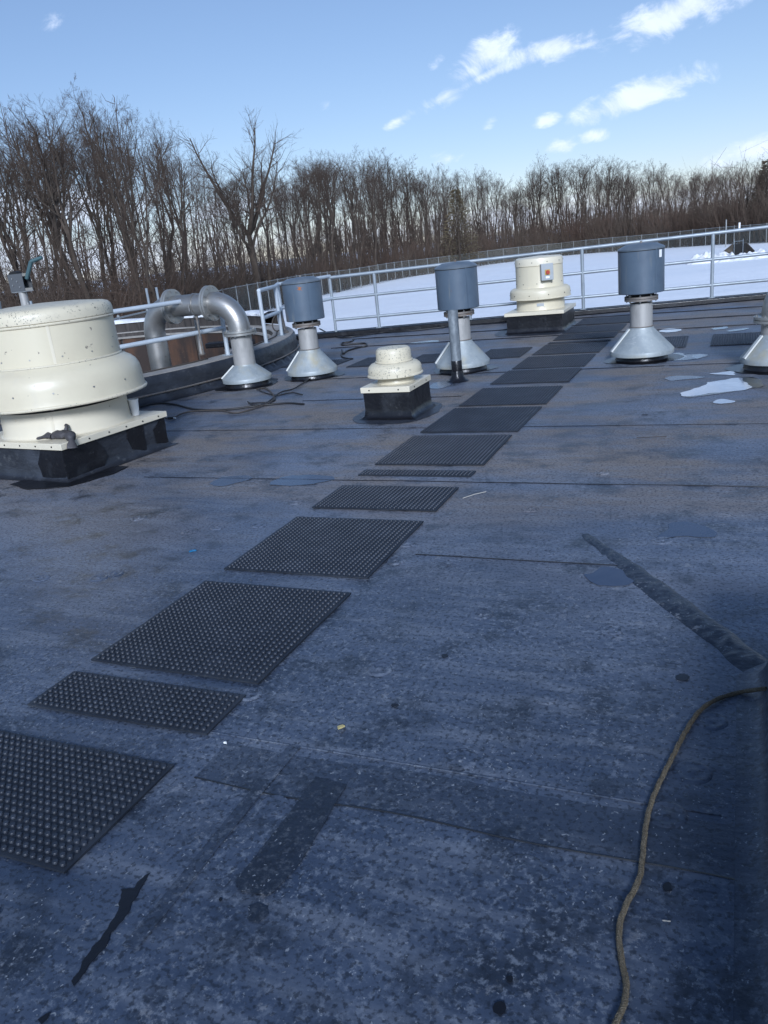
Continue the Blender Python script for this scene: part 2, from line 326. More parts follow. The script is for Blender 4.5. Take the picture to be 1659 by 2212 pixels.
# ------------------------------------------------------------------ mesh helpers
def link(o, parent=None):
    COL.objects.link(o)
    if parent is not None: o.parent = parent
    return o
def tag(o, label=None, cat=None, group=None, kind=None):
    for k, v in (('label', label), ('category', cat), ('group', group), ('kind', kind)):
        if v: o[k] = v
    return o
def thing(name, loc, label, cat, group=None, rz=0.0):
    o = bpy.data.objects.new(name, None); o.empty_display_size = .1; o.location = loc; o.rotation_euler.z = rz
    COL.objects.link(o); return tag(o, label, cat, group)
def smooth(me, ang=35):
    me.polygons.foreach_set('use_smooth', [True] * len(me.polygons)); me.set_sharp_from_angle(angle=R_(ang))
class MB:
    def __init__(s): s.v = []; s.f = []
    def box(s, x0, x1, y0, y1, z0, z1, top=None):
        """top = inset of the upper face (a frustum)"""
        i = len(s.v); t = top or 0.0
        s.v += [(x0, y0, z0), (x1, y0, z0), (x1, y1, z0), (x0, y1, z0), (x0 + t, y0 + t, z1), (x1 - t, y0 + t, z1), (x1 - t, y1 - t, z1), (x0 + t, y1 - t, z1)]
        s.f += [(i, i+3, i+2, i+1), (i+4, i+5, i+6, i+7), (i, i+1, i+5, i+4), (i+1, i+2, i+6, i+5), (i+2, i+3, i+7, i+6), (i+3, i, i+4, i+7)]
        return s
    def lathe(s, prof, seg=48, c=(0, 0), a0=0.0, a1=360.0, wob=0.0):
        full = abs(a1 - a0 - 360) < 1e-6; n = seg if full else seg + 1; i = len(s.v)
        for k in range(n):
            a = R_(a0 + (a1 - a0) * k / seg)
            for (r, z) in prof: s.v.append((c[0] + r * math.cos(a), c[1] + r * math.sin(a), z))
        m = len(prof)
        for k in range(seg):
            k2 = (k + 1) % n
            for j in range(m - 1):
                s.f.append((i + k * m + j, i + k2 * m + j, i + k2 * m + j + 1, i + k * m + j + 1))
        return s
    def tube(s, pts, rad, n=10, cap=True):
        pts = [Vector(p) for p in pts]; m = len(pts); i = len(s.v)
        rad = rad if isinstance(rad, (list, tuple)) else [rad] * m
        t0 = (pts[1] - pts[0]).normalized()
        nx = t0.orthogonal().normalized()
        for k in range(m):
            t = ((pts[min(k + 1, m - 1)] - pts[max(k - 1, 0)])).normalized()
            nx = (nx - t * nx.dot(t)).normalized(); ny = t.cross(nx)
            for j in range(n):
                a = 2 * math.pi * j / n; s.v.append(tuple(pts[k] + (nx * math.cos(a) + ny * math.sin(a)) * rad[k]))
        for k in range(m - 1):
            for j in range(n):
                j2 = (j + 1) % n; s.f.append((i + k*n + j, i + k*n + j2, i + (k+1)*n + j2, i + (k+1)*n + j))
        if cap:
            s.f.append(tuple(i + j for j in range(n - 1, -1, -1))); s.f.append(tuple(i + (m-1)*n + j for j in range(n)))
        return s
    def prism(s, poly, z0, z1, z1s=None):
        i = len(s.v); n = len(poly)
        s.v += [(p[0], p[1], z0) for p in poly] + [(p[0], p[1], z1) for p in poly]
        s.f.append(tuple(range(i + n, i + 2 * n))); s.f.append(tuple(range(i + n - 1, i - 1, -1)))
        for k in range(n):
            k2 = (k + 1) % n; s.f.append((i + k, i + k2, i + n + k2, i + n + k))
        return s
    def disc(s, c, axis, r, h, n=6):
        """short cylinder along axis (bolt heads)"""
        a = Vector(axis).normalized(); return s.tube([Vector(c), Vector(c) + a * h], r, n)
    def mesh(s, name, mat=None, ang=35, flat=False):
        me = bpy.data.meshes.new(name); me.from_pydata(s.v, [], s.f); me.validate(); me.update()
        if mat: me.materials.append(mat)
        if not flat: smooth(me, ang)
        return me
    def build(s, name, mat, parent=None, loc=None, ang=35, flat=False, bev=0.0):
        me = s.mesh(name, mat, ang, flat); o = bpy.data.objects.new(name, me); link(o, parent)
        if loc is not None: o.location = loc
        if bev:
            b = o.modifiers.new('bevel', 'BEVEL'); b.width = bev; b.segments = 2; b.limit_method = 'ANGLE'; b.angle_limit = R_(40)
        return o
def copy_tree(o, parent=None):
    c = o.copy(); COL.objects.link(c); c.parent = parent
    for ch in o.children: copy_tree(ch, c)
    return c
def bez(pts, per=10):
    """smooth curve through points (Catmull-Rom)"""
    P = [Vector(p) for p in pts]; P = [P[0] * 2 - P[1]] + P + [P[-1] * 2 - P[-2]]; out = []
    for i in range(1, len(P) - 2):
        a, b, c, d = P[i-1], P[i], P[i+1], P[i+2]
        for k in range(per):
            t = k / per
            out.append(0.5 * ((2*b) + (c - a) * t + (2*a - 5*b + 4*c - d) * t*t + (3*b - a - 3*c + d) * t**3))
    out.append(P[-2]); return out
def rag(poly, step=0.05, amp=0.02, seed=0, soft=False):
    """subdivide an outline and roughen it (soft: round the corners first)"""
    if soft:
        P = [Vector((p[0], p[1], 0)) for p in poly]; n = len(P); q = []
        for i in range(n):
            a, b, c, d = P[i-1], P[i], P[(i+1) % n], P[(i+2) % n]
            for k in range(6):
                t = k / 6; q.append(0.5 * ((2*b) + (c - a)*t + (2*a - 5*b + 4*c - d)*t*t + (3*b - a - 3*c + d)*t**3))
        poly = [(v.x, v.y) for v in q]
    out = []; n = len(poly)
    for i in range(n):
        a = Vector((*poly[i][:2], 0)); b = Vector((*poly[(i+1) % n][:2], 0)); k = max(1, int((b - a).length / step))
        for j in range(k):
            p = a.lerp(b, j / k)
            q = mnoise.noise_vector(Vector((p.x / step * .35, p.y / step * .35, seed * 3.1))) + mnoise.noise_vector(Vector((p.x / step * .12, p.y / step * .12, seed * 1.7))) * (1.4 if soft else 0)
            out.append((p.x + q.x * amp, p.y + q.y * amp))
    return out

# ================================================================== THE SETTING
TC = (-11.208, 10.056); TR = 4.83       # round tank beside the roof
def par_y(x): return 15.0 + 0.225 * (x + 3.0)   # far parapet line
def ring(r, a, z=0.0): return Vector((TC[0] + r * math.cos(R_(a)), TC[1] + r * math.sin(R_(a)), z))

# roof sheet with the tank's circle cut out of it
arc = [ring(TR, a) for a in range(66, -91, -3)]
out = [(7.0, -5.0), (7.0, par_y(7.0)), (arc[0].x, par_y(arc[0].x))] + [(p.x, p.y) for p in arc] + [(-15.0, arc[-1].y), (-15.0, -5.0)]
rb = MB(); rb.prism(out[::-1], -0.35, 0.0)
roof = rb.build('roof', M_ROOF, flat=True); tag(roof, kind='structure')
wb = MB(); wb.prism([(x * .995, y * .995) for x, y in out[::-1]], -6.0, -0.352)
bw = wb.build('building_wall', M_BRICK, flat=True); tag(bw, kind='structure')

# snow field: polar sheet round the building out past the wood
def build_ground():
    NR, NA = 70, 220; rr = np.concatenate([np.linspace(4, 60, 34), np.geomspace(63, 900, NR - 34)])
    v = []
    for r in rr:
        for k in range(NA):
            a = 2 * math.pi * k / NA; x, y = r * math.sin(a), r * math.cos(a)
            z = ground_z(r) + 0.22 * mnoise.noise(Vector((x * .05, y * .05, 0))) + 0.06 * mnoise.noise(Vector((x * .2, y * .2, 3)))
            v.append((x, y, z))
    f = [(i*NA + k, i*NA + (k+1) % NA, (i+1)*NA + (k+1) % NA, (i+1)*NA + k) for i in range(len(rr)-1) for k in range(NA)]
    f.append(tuple(range(NA - 1, -1, -1)))
    # leave the tank's pit open
    f = [q for q in f if len(q) > 4 or math.hypot(sum(v[i][0] for i in q)/4 - TC[0], sum(v[i][1] for i in q)/4 - TC[1]) > TR - 0.9]
    f = f[:-1]
    me = bpy.data.meshes.new('snow_field'); me.from_pydata(v, [], f); me.materials.append(M_SNOW); smooth(me, 80)
    tag(link(bpy.data.objects.new('snow_field', me)), kind='structure')
build_ground()

# ------------------------------------------------------------------ roof details (children of the roof)
def sheet(name, poly, z, mat, th=0.003):
    return MB().prism(ccw(poly), z, z + th).build(name, mat, roof, flat=True)
def ccw(p):
    a = sum(p[i][0]*p[(i+1) % len(p)][1] - p[(i+1) % len(p)][0]*p[i][1] for i in range(len(p)))
    return p if a > 0 else p[::-1]
def gp(pts): return [tuple(G(*p))[:2] for p in pts]
def zz(pts, x0, y0, sc_): return [S(x / sc_ + x0, y / sc_ + y0) for x, y in pts]

def seam(x0, x1, y, w=0.14, th=0.003, bead=0.011, wav=0.006, sd=0, mat=None):
    """lap of one membrane sheet over the next with a dark edge bead"""
    n = int((x1 - x0) / 0.12) + 2; e = []
    for i in range(n):
        x = x0 + (x1 - x0) * i / (n - 1); e.append((x, y + wav * mnoise.noise(Vector((x * 1.7, y, sd))) * 2))
    lap = e + [(x, yy + w) for x, yy in e[::-1]]
    sheet('lap_seam', lap, 0.0005, mat or M_ROOF, th)
    b = MB(); pts = [(x, yy - .001, 0.002) for x, yy in e]
    b.tube(pts, [bead * (.7 + .5 * abs(mnoise.noise(Vector((x * 3, y, 5))))) for x, yy in e], 5)
    b.build('seam_bead', M_TAR, roof)
seam(-4.4, 6.9, 5.05, sd=1, bead=.0045)
seam(-5.9, 6.9, 6.63, sd=2, bead=.0032)
seam(-5.2, 6.9, 9.38, sd=3, bead=.007)
seam(-6.3, 6.9, 12.42, sd=4, bead=.014)
seam(-6.4, 6.9, 13.5, sd=5, bead=.018)
seam(-6.0, 6.9, 14.55, sd=6, bead=.018, w=.1)
seam(-1.55, -0.42, 3.75, sd=7, bead=.004, w=.12)
seam(-4.5, -2.62, 8.0, sd=8, bead=.006)
seam(-1.6, 0.1, 1.78, sd=9, bead=.003, w=.20, mat=M_BAND, th=.0006, wav=.02)
seam(-1.75, 0.0, 2.02, sd=10, bead=.0, w=.004)
def vseam(y0, y1, x, w=.1, mat=None, sd=0):
    e = [(x + .006 * mnoise.noise(Vector((y * 2, x, sd))), y) for y in np.linspace(y0, y1, 24)]
    sheet('lap_seam', e + [(a + w, b) for a, b in e[::-1]], 0.0037, mat or M_ROOF, .0007)
vseam(1.15, 2.02, -1.375, .045, M_BAND, 1)
vseam(7.0, 12.3, -.72, .05, None, 3)

# fastening plates pressing through the membrane
pb = MB(); pb.lathe([(0.056, 0.0), (0.050, 0.0035), (0.044, 0.0055), (0.036, 0.0028), (0.016, 0.0026), (0.011, 0.0062), (0.004, 0.0072), (0.0005, 0.0072)], 28)
plate_me = pb.mesh('fastener_plate', M_RING, 60)
plates = [(590, 1740), (1130, 1877), (1040, 1327), (1320, 1361), (1183, 1196), (975, 1216), (820, 1447), (1180, 1507), (1535, 1557), (1495, 1668),
          (1430, 1168), (1440, 1760), (995, 1640), (560, 1310 - 60), (855, 1213), (470, 1140), (410, 1148), (215, 1248), (250, 1440 - 200), (1145, 1100), (1300, 1022),
          (880, 1175), (640, 1085), (560, 1135), (300, 1120), (1560, 1110), (540, 1500), (90, 1250)]
for i, p in enumerate(plates):
    o = link(bpy.data.objects.new('fastener_plate', plate_me), roof); g = G(*p); o.location = (g.x, g.y, .0004)
    o.rotation_euler.z = i; s_ = random.uniform(.85, 1.05); o.scale = (s_, s_, random.uniform(.9, 1.5) if g.x < -.12 else .7)

# repair strips, smears, wet spots (each with its own outline)
C2 = (0, 1760, 1659/960); C4 = (960, 1760, 1659/960); C3 = (960, 1160, 1659/960); C1 = (0, 1160, 1659/960); Z3 = (1220, 520, 1659/700); Z2 = (600, 560, 1659/720)
sheet('repair_strip', rag(gp(zz([(1360, 320), (1500, 352), (1300, 690), (1200, 800), (1160, 830), (1040, 812), (1015, 775), (1180, 570)], *C2)), .03, .004, 1), .0035, M_PATCH, .0015)
sheet('tar_smear', rag(gp(zz([(650, 738), (625, 775), (590, 830), (555, 900), (500, 975), (470, 1030), (420, 1100), (385, 1135), (318, 1228), (303, 1205), (345, 1150), (380, 1085), (430, 1020), (480, 950), (520, 880), (525, 805), (575, 800), (622, 748)], *C2)), .007, .007, 2), .0035, M_TAR, .001)
sheet('tar_smear', rag(gp(zz([(1075, 880), (1110, 865), (1155, 880), (1158, 915), (1120, 948), (1075, 945)], *C2)), .01, .005, 3), .0035, M_PATCH, .001)
sheet('tar_smear', rag(gp(zz([(944, 848), (956, 840), (962, 852), (950, 858)], *C2)), .01, .002, 4), .0035, M_TAR, .001)
sheet('tar_smear', rag(gp(zz([(165, 1370), (200, 1340), (220, 1335), (205, 1365), (180, 1390)], *C2)), .01, .003, 14), .0035, M_TAR, .001)
for k, (cx, cy, r) in enumerate(((500, 1318, 30), (543, 1193, 16), (1223, 795, 20))):
    sheet('tar_spot', rag(gp(zz([(cx + r * math.cos(a) * 1.0, cy + r * math.sin(a)) for a in np.linspace(0, 6.28, 11)[:-1]], *C4)), .006, .003, 5 + k), .0035, M_TAR, .0012)
for k, (cx, cy, r) in enumerate(((262, 832, 12), (48, 1046, 14), (1288, 926, 26))):
    sheet('tar_spot', rag(gp(zz([(cx + r * math.cos(a) * 1.2, cy + r * .55 * math.sin(a)) for a in np.linspace(0, 6.28, 11)[:-1]], *C3)), .006, .004, 9 + k), .0035, M_TAR, .0012)
# wet films lying in the hollows
for k, poly in enumerate([[(865, 482), (905, 470), (940, 448), (1010, 452), (1045, 485), (1075, 510), (1015, 528), (910, 522)],
                          [(1180, 318), (1225, 285), (1250, 258), (1310, 252), (1390, 270), (1440, 305), (1400, 318), (1300, 316)]]):
    sheet('wet_patch', rag(gp(zz(poly, *C3)), .012, .010, 20 + k, True), .0033, M_FILM, .0004)
sheet('wet_patch', rag(gp(zz([(1170, 80), (1240, 55), (1400, 50), (1440, 70), (1330, 90), (1200, 92)], *C1)), .02, .02, 23, True), .0036, M_FILM, .0004)
sheet('wet_patch', rag(gp(zz([(910, 85), (960, 60), (1060, 52), (1085, 66), (1000, 90), (930, 98)], *C1)), .02, .02, 24, True), .0036, M_FILM, .0004)
# thin ice and melt water among the far pads, cloud reflection in their colour
ice = [[(1135, 1105), (1180, 1082), (1225, 1070), (1260, 1058), (1300, 1035), (1400, 1018), (1490, 1010), (1530, 1040), (1555, 1068), (1480, 1085), (1310, 1105), (1180, 1117)],
       [(1318, 985), (1370, 978), (1450, 967), (1463, 980), (1455, 993), (1380, 990)], [(1335, 1152), (1380, 1135), (1455, 1140), (1445, 1152), (1380, 1160)],
       [(1015, 728), (1060, 716), (1145, 714), (1140, 728), (1085, 738), (1030, 738)], [(1110, 630), (1190, 624), (1192, 634), (1125, 637)],
       [(1320, 716), (1420, 702), (1428, 712), (1345, 724)], [(1232, 728), (1290, 715), (1310, 728), (1250, 738)], [(1200, 790), (1250, 782), (1240, 798), (1195, 802)],
       [(1075, 880), (1130, 860), (1180, 880), (1140, 900), (1085, 895)], [(1210, 880), (1270, 868), (1290, 876), (1240, 895)],
       [(680, 905), (735, 898), (720, 915), (690, 915)], [(690, 820), (720, 812), (715, 830), (692, 832)], [(75, 745), (130, 728), (150, 738), (110, 752)], [(735, 785), (760, 775), (755, 792)],
       [(1412, 730), (1520, 715), (1525, 722), (1440, 735)]]
for k, p in enumerate(ice):
    big = k in (0, 1, 2, 3)
    if k in (4, 6, 7, 10, 11, 12, 13): continue
    sheet('ice_sheen_patch' if big else 'wet_patch', rag(gp(zz(p, *Z3)), .03, .032, 30 + k, True), .0045, M_ICE_SHEEN if big else M_WETSHEEN, .0006)
sheet('puddle', rag(gp(zz([(1500, 1012), (1590, 1015), (1640, 1045), (1625, 1065), (1550, 1072), (1400, 1098), (1290, 1112), (1180, 1122), (1250, 1095)], *Z3)), .03, .025, 50, True), .0036, M_PUDDLE, .0006)
sheet('puddle', rag(gp(zz([(1055, 1005), (1150, 996), (1290, 1005), (1180, 1018), (1075, 1025)], *Z3)), .03, .025, 51, True), .0036, M_FILM, .0006)
sheet('puddle', rag(gp(zz([(1090, 900), (1180, 870), (1300, 868), (1260, 890), (1130, 905)], *Z3)), .03, .025, 52, True), .0036, M_FILM, .0006)
for k, p in enumerate([[(985, 690), (1090, 672), (1150, 676), (1060, 692)], [(1510, 628), (1545, 615), (1566, 622), (1540, 640)]]):
    sheet('ice_sheen_patch', rag(gp(zz(p, *Z2)), .03, .03, 60 + k, True), .0045, M_WETSHEEN, .0006)
sheet('wet_patch', rag(gp(zz([(1080, 945), (1120, 918), (1190, 905), (1215, 925), (1150, 950)], *Z2)), .02, .02, 63, True), .0036, M_FILM, .0006)

# raised, wrinkled cover strip running to the corner of the low curb
def ridge():  # a dark strip only a little proud of the sheet
    a = Vector((-0.72, 4.15, 0)); b = Vector((0.13, 2.84, 0)); n, m = 200, 12; v = []; f = []
    d = (b - a).normalized(); s_ = Vector((-d.y, d.x, 0))
    for i in range(n + 1):
        t = i / n; p = a.lerp(b, t)
        w = (.022 + .042 * min(1, t * 2.2)) * (1 + .22 * mnoise.noise(Vector((t * 11, 1, 0)))); h = (.005 + .006 * min(1, t * 2)) * (1 if t < .93 else (1 - t) / .07)
        for j in range(m + 1):
            u = j / m * 2 - 1; hh = h * max(0, 1 - u * u) ** .7
            hh *= 1 + .7 * mnoise.noise(Vector((t * 30 + u * 1.2, u * 1.0, 4))) + .2 * mnoise.noise(Vector((t * 80, u * 2, 8)))
            q = p + s_ * (u * w + .012 * mnoise.noise(Vector((t * 8, 0, 7)))); v.append((q.x, q.y, max(.0005, hh)))
    for i in range(n):
        for j in range(m):
            k = i * (m + 1) + j; f.append((k, k + 1, k + m + 2, k + m + 1))
    me = bpy.data.meshes.new('cover_strip'); me.from_pydata(v, [], f); me.materials.append(M_PATCH); smooth(me, 80)
    link(bpy.data.objects.new('cover_strip', me), roof)
ridge()
# low membrane-clad curb at the right, sheet rising over a fillet
def right_curb():
    t = thing('roof_curb', (0, 0, 0), 'low black membrane-clad curb along the right edge of the roof', 'curb')
    prof = [(.035, .0045), (.06, .0055), (.09, .012), (.115, .03), (.132, .06), (.14, .10), (.145, .36), (.16, .40), (.60, .40)]
    v = []; f = []; ys = np.linspace(-4.0, 2.80, 70)
    for y in ys:
        for k, (x, z) in enumerate(prof):
            w = .008 * mnoise.noise(Vector((y * 2.3, k * .3, 0))) if 1 < k < 7 else 0
            v.append((x + w, y, z))
    m = len(prof)
    for i in range(len(ys) - 1):
        for j in range(m - 1): k = i * m + j; f.append((k, k + 1, k + m + 1, k + m))
    base = len(v)                    # far end, turned round the corner
    for k, (x, z) in enumerate(prof): v.append((.16 + (x - .14) * 1.0 if k >= 6 else .15, 2.80 + max(0, .14 - x) * .8 + .06, z))
    for j in range(m - 1): f.append((base - m + j, base - m + j + 1, base + j + 1, base + j))
    b2 = len(v)
    v.append((.60, 2.80, .40)); v.append((.60, 2.95, .0045))
    for j in range(m - 2): f.append((base + j, base + j + 1, b2))
    f.append((base, b2, b2 + 1))
    me = bpy.data.meshes.new('membrane_cladding'); me.from_pydata(v, [], f); me.materials.append(M_BAND); smooth(me, 60)
    link(bpy.data.objects.new('membrane_cladding', me), t)
    MB().box(.165, .60, -4.0, 2.78, 0.003, .392).build('curb_core', M_WOOD, t)
right_curb()

# far parapet: low black edge
pp = MB()
x0, x1 = arc[0].x - .3, 7.0
def edge_box(mb, a, b, w, z0, z1):
    d = (b - a).normalized(); n = Vector((-d.y, d.x, 0)) * w / 2; i = len(mb.v)
    for p in (a - n, b - n, b + n, a + n): mb.v.append((p.x, p.y, z0))
    for p in (a - n, b - n, b + n, a + n): mb.v.append((p.x, p.y, z1))
    mb.f += [(i, i+3, i+2, i+1), (i+4, i+5, i+6, i+7), (i, i+1, i+5, i+4), (i+1, i+2, i+6, i+5), (i+2, i+3, i+7, i+6), (i+3, i, i+4, i+7)]
edge_box(pp, Vector((x0, par_y(x0) - .06, 0)), Vector((x1, par_y(x1) - .06, 0)), .16, .001, .10)
par = pp.build('roof_edge', M_EPDM, bev=.02); tag(par, 'low black membrane-wrapped edge along the far side of the roof', 'parapet')
MBf = MB(); edge_box(MBf, Vector((x0, par_y(x0) + .03, 0)), Vector((x1, par_y(x1) + .03, 0)), .05, .02, .108)
MBf.build('edge_trim', M_EPDM, par)

# ================================================================== WALKWAY PADS
PX0, PX1 = -2.545, -1.69
PITCH_S = .0286
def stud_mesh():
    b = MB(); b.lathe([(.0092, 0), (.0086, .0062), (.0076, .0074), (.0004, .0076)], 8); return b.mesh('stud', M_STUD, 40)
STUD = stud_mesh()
def pad(x0, x1, y0, y1, label, near=False, rz=0.0, group='walkway pads of the long row'):
    cx, cy = (x0 + x1) / 2, (y0 + y1) / 2
    t = thing('walkway_pad', (cx, cy, .005), label, 'walkway pad', group, rz)
    hx, hy = (x1 - x0) / 2, (y1 - y0) / 2
    b = MB(); nx, ny = 12, max(2, int(12 * hy / hx)); v0 = []
    # slab with slightly uneven edge
    ol = rag([(-hx, -hy), (hx, -hy), (hx, hy), (-hx, hy)], .06, .0022, cx + cy)
    b.prism(ol, 0.0, .007); b.build('slab', M_PAD, t, flat=True)
    n1 = max(2, int(round((2 * hx - .02) / PITCH_S))); n2 = max(2, int(round((2 * hy - .02) / PITCH_S)))
    if hy * 2 < .16: n2 = int((2 * hy - .01) / PITCH_S) + 0
    pos = [(-hx + .01 + (i + .5) * (2*hx - .02) / n1, -hy + .008 + (j + .5) * (2*hy - .016) / n2) for j in range(n2) for i in range(n1)]
    solo = []
    if near:
        pos.sort(key=lambda p: math.hypot(p[0] + cx, p[1] + cy) + (5 if (cx + p[0]) < -.0 and near == 'left' and G_offleft(cx + p[0], cy + p[1]) else 0))
        solo, pos = pos[:300], pos[300:]
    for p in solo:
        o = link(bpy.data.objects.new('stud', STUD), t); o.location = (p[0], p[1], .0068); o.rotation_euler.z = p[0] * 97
    if pos:
        if cy > 6.5:      # far off a stud is a few pixels: lighter studs
            rings = [(.0098, 0), (.0088, .0055)]; seg = 6
        else: rings = [(.0092, 0), (.0086, .0062), (.0074, .0076)]; seg = 8
        tv = []; tf = []
        for (r, z) in rings:
            for k in range(seg): tv.append((r * math.cos(2*math.pi*k/seg), r * math.sin(2*math.pi*k/seg), z))
        for j in range(len(rings) - 1):
            for k in range(seg): k2 = (k + 1) % seg; tf.append((j*seg + k, j*seg + k2, (j+1)*seg + k2, (j+1)*seg + k))
        tf.append(tuple((len(rings)-1)*seg + k for k in range(seg)))
        V = []; Fc = []; n = len(tv)
        for i, p in enumerate(pos):
            V += [(a + p[0], c + p[1], z + .0068) for a, c, z in tv]; Fc += [tuple(q + i * n for q in fc) for fc in tf]
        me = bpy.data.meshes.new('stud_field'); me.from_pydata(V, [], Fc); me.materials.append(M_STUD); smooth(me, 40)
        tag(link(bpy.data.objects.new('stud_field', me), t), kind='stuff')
    return t
def G_offleft(x, y):
    d = Vector((x, y, -HC)); dep = d.dot(Vector(AF)); px = IW/2 + FPX * d.dot(Vector(AX)) / dep
    py = IH/2 - FPX * d.dot(Vector(AU)) / dep
    return px < -5 or py > IH + 5
rows = [(.28, 1.13, 'black studded walkway pad cut off by the left edge, nearest in the row'), (1.305, 1.815, 'black studded walkway pad at lower left with a pale scuffed right edge'),
        (1.995, 2.26, 'narrow black studded pad between two full pads near the camera'), (2.355, 3.215, 'large black studded pad behind the narrow near pad'),
        (3.39, 4.235, 'full-size black studded pad, fourth one back with the smudged middle'), (4.425, 4.90, 'half-depth black studded pad just before the crossing roof seam'),
        (5.15, 5.285, 'thin sliver of black studded pad just past the crossing seam'), (5.44, 6.31, 'full black pad right behind the thin sliver pad'),
        (6.44, 7.38, 'black ribbed-looking pad level with the small mushroom fan'), (7.49, 8.40, 'black pad just behind the small mushroom fan in the long row'),
        (8.60, 9.45, 'black pad level with the grey upright vent pipe'), (9.53, 10.44, 'black pad in the long row beside the centre silencer cone'),
        (10.56, 11.45, 'black pad where the cross row of pads meets the long row'), (11.53, 11.70, 'thin strip of pad behind the crossing of the two rows'),
        (11.86, 12.48, 'shallow black pad third from the far end of the long row'), (12.55, 13.36, 'black pad second from the far end of the long row'),
        (13.55, 14.40, 'farthest black pad of the long row by the roof edge')]
for i, (y0, y1, lb) in enumerate(rows):
    dx = (y0 + y1) / 2 * .011
    if y0 > 7: y1 -= .035; y0 += .01
    if i == 0: dx -= .06
    pad(PX0 + dx - .035, PX1 + dx - .03, y0, y1, lb, near='left' if i in (1, 2, 3) else False, rz=R_(random.uniform(-.8, .8)))
for (x0, x1, y0, y1, lb) in [(-6.2, -5.27, 10.5, 11.02, 'black pad at the left end of the cross row behind the left silencer'),
        (-5.02, -4.32, 10.27, 11.05, 'black pad of the cross row seen behind the small mushroom fan'),
        (-4.17, -3.42, 10.35, 11.1, 'black pad of the cross row tucked behind the centre silencer cone'),
        (-3.2, -2.6, 10.46, 11.28, 'black pad of the cross row just right of the centre silencer cone'),
        (-1.35, -.58, 10.64, 11.58, 'black pad of the cross row behind the right silencer cone'),
        (-.29, .56, 10.63, 11.58, 'black pad of the cross row at the right edge behind the bent vent')]:
    pad(x0, x1, y0, y1, lb, group='walkway pads of the cross row', rz=R_(random.uniform(-1, 1)))

# ================================================================== FANS
def bolts(t, name, n, r, z, rad, mat, h=.006, a0=0.0, horizontal=True, seg=6, arc_=360):
    for k in range(n):
        a = R_(a0 + arc_ * k / n); d = Vector((math.cos(a), math.sin(a), 0))
        b = MB()
        if horizontal: b.disc(d * r + Vector((0, 0, z)), d, rad, h, seg)
        else: b.disc(d * r + Vector((0, 0, z)), (0, 0, 1), rad, h, seg)
        b.build(name, mat, t)
def skirt_foot(mb, hx, hy, h):
    """membrane-clad curb that flares out over the roof"""
    i = len(mb.v); rings = [(.075, .0046), (.03, .012), (.008, .035), (0, .09), (0, h)]
    n = 12
    for (e, z) in rings:
        per = []
        for (ax, ay, bx, by) in ((-1, -1, 1, -1), (1, -1, 1, 1), (1, 1, -1, 1), (-1, 1, -1, -1)):
            for k in range(n):
                t = k / n; x = (ax + (bx - ax) * t) * (hx + e); y = (ay + (by - ay) * t) * (hy + e)
                w = .012 * mnoise.noise(Vector((x * 6, y * 6, z * 7 + hx))) * (1 if z < h - .01 else .2)
                per.append((x + w, y + w, z))
        mb.v += per
    m = 4 * n
    for j in range(len(rings) - 1):
        for k in range(m): k2 = (k + 1) % m; mb.f.append((i + j*m + k, i + j*m + k2, i + (j+1)*m + k2, i + (j+1)*m + k))
def cap_plate(t, hx, hy, z0, z1, mat, hole):
    b = MB(); b.box(-hx, hx, -hy, hy, z0, z1); b.build('cap_plate', mat, t, bev=.004)

# --- the large fan at the left
FB = (-5.565, 5.545); FR = R_(-6.5)
def fbp(x, y): return FB[0] + x * math.cos(FR) - y * math.sin(FR), FB[1] + x * math.sin(FR) + y * math.cos(FR)
t = thing('exhaust_fan', (*FB, 0), 'large cream mushroom exhaust fan on black curb at the left edge', 'exhaust fan', rz=FR)
b = MB(); skirt_foot(b, .585, .585, .275); b.build('curb', M_CURB, t, ang=60)
cap_plate(t, .615, .615, .272, .325, M_CREAMW, 0)
MB().lathe([(.575, .3255), (.56, .335), (.55, .36), (.545, .546), (.50, .546)], 72).build('throat', M_CREAMW, t)
MB().lathe([(.54, .53), (.54, .66)], 72).build('bird_screen', M_DARK, t)
MB().lathe([(.50, .615), (.71, .60), (.738, .60), (.745, .61), (.735, .62), (.728, .66), (.725, .74), (.715, .80), (.693, .845), (.655, .88), (.61, .905), (.592, .918)], 96).build('shroud', M_CREAM, t)
b = MB(); b.tube([(.737 * math.cos(a), .737 * math.sin(a), .604) for a in np.linspace(0, 2*math.pi, 97)], .013, 8, False); b.build('shroud_rim', M_LICHEN, t)
MB().lathe([(.575, .91), (.571, 1.25)], 96).build('drum', M_CREAM, t)
b = MB(); b.tube([(.576 * math.cos(a), .576 * math.sin(a), .922) for a in np.linspace(0, 2*math.pi, 97)], .013, 8, False); b.build('drum_bead', M_LICHEN, t)
b = MB(); b.tube([(.575 * math.cos(a), .575 * math.sin(a), 1.255) for a in np.linspace(0, 2*math.pi, 97)], .012, 8, False); b.build('lid_bead', M_LICHEN, t)
MB().lathe([(.574, 1.268), (.5805, 1.272), (.5805, 1.322), (.572, 1.352), (.550, 1.374), (.51, 1.386), (.30, 1.405), (.0005, 1.415)], 96).build('lid', M_LICHEN, t)
for (nm, r0_, z0_, z1_, an) in (('drum_seam', .5725, .935, 1.245, -38), ('throat_seam', .5465, .37, .54, -52)):
    MB().box(r0_ - .001, r0_ + .003, -.012, .012, z0_, z1_).build(nm, M_CREAMW, t).rotation_euler.z = R_(an)
bolts(t, 'screw', 14, .724, .72, .008, M_BOLT, .006, 8)
bolts(t, 'screw', 14, .571, .99, .007, M_BOLT, .006, 20)
bolts(t, 'screw', 12, .546, .50, .008, M_CREAMW, .006, 3)
bolts(t, 'screen_clip', 12, .553, .575, .016, M_BOLT, .01, 11, seg=4)
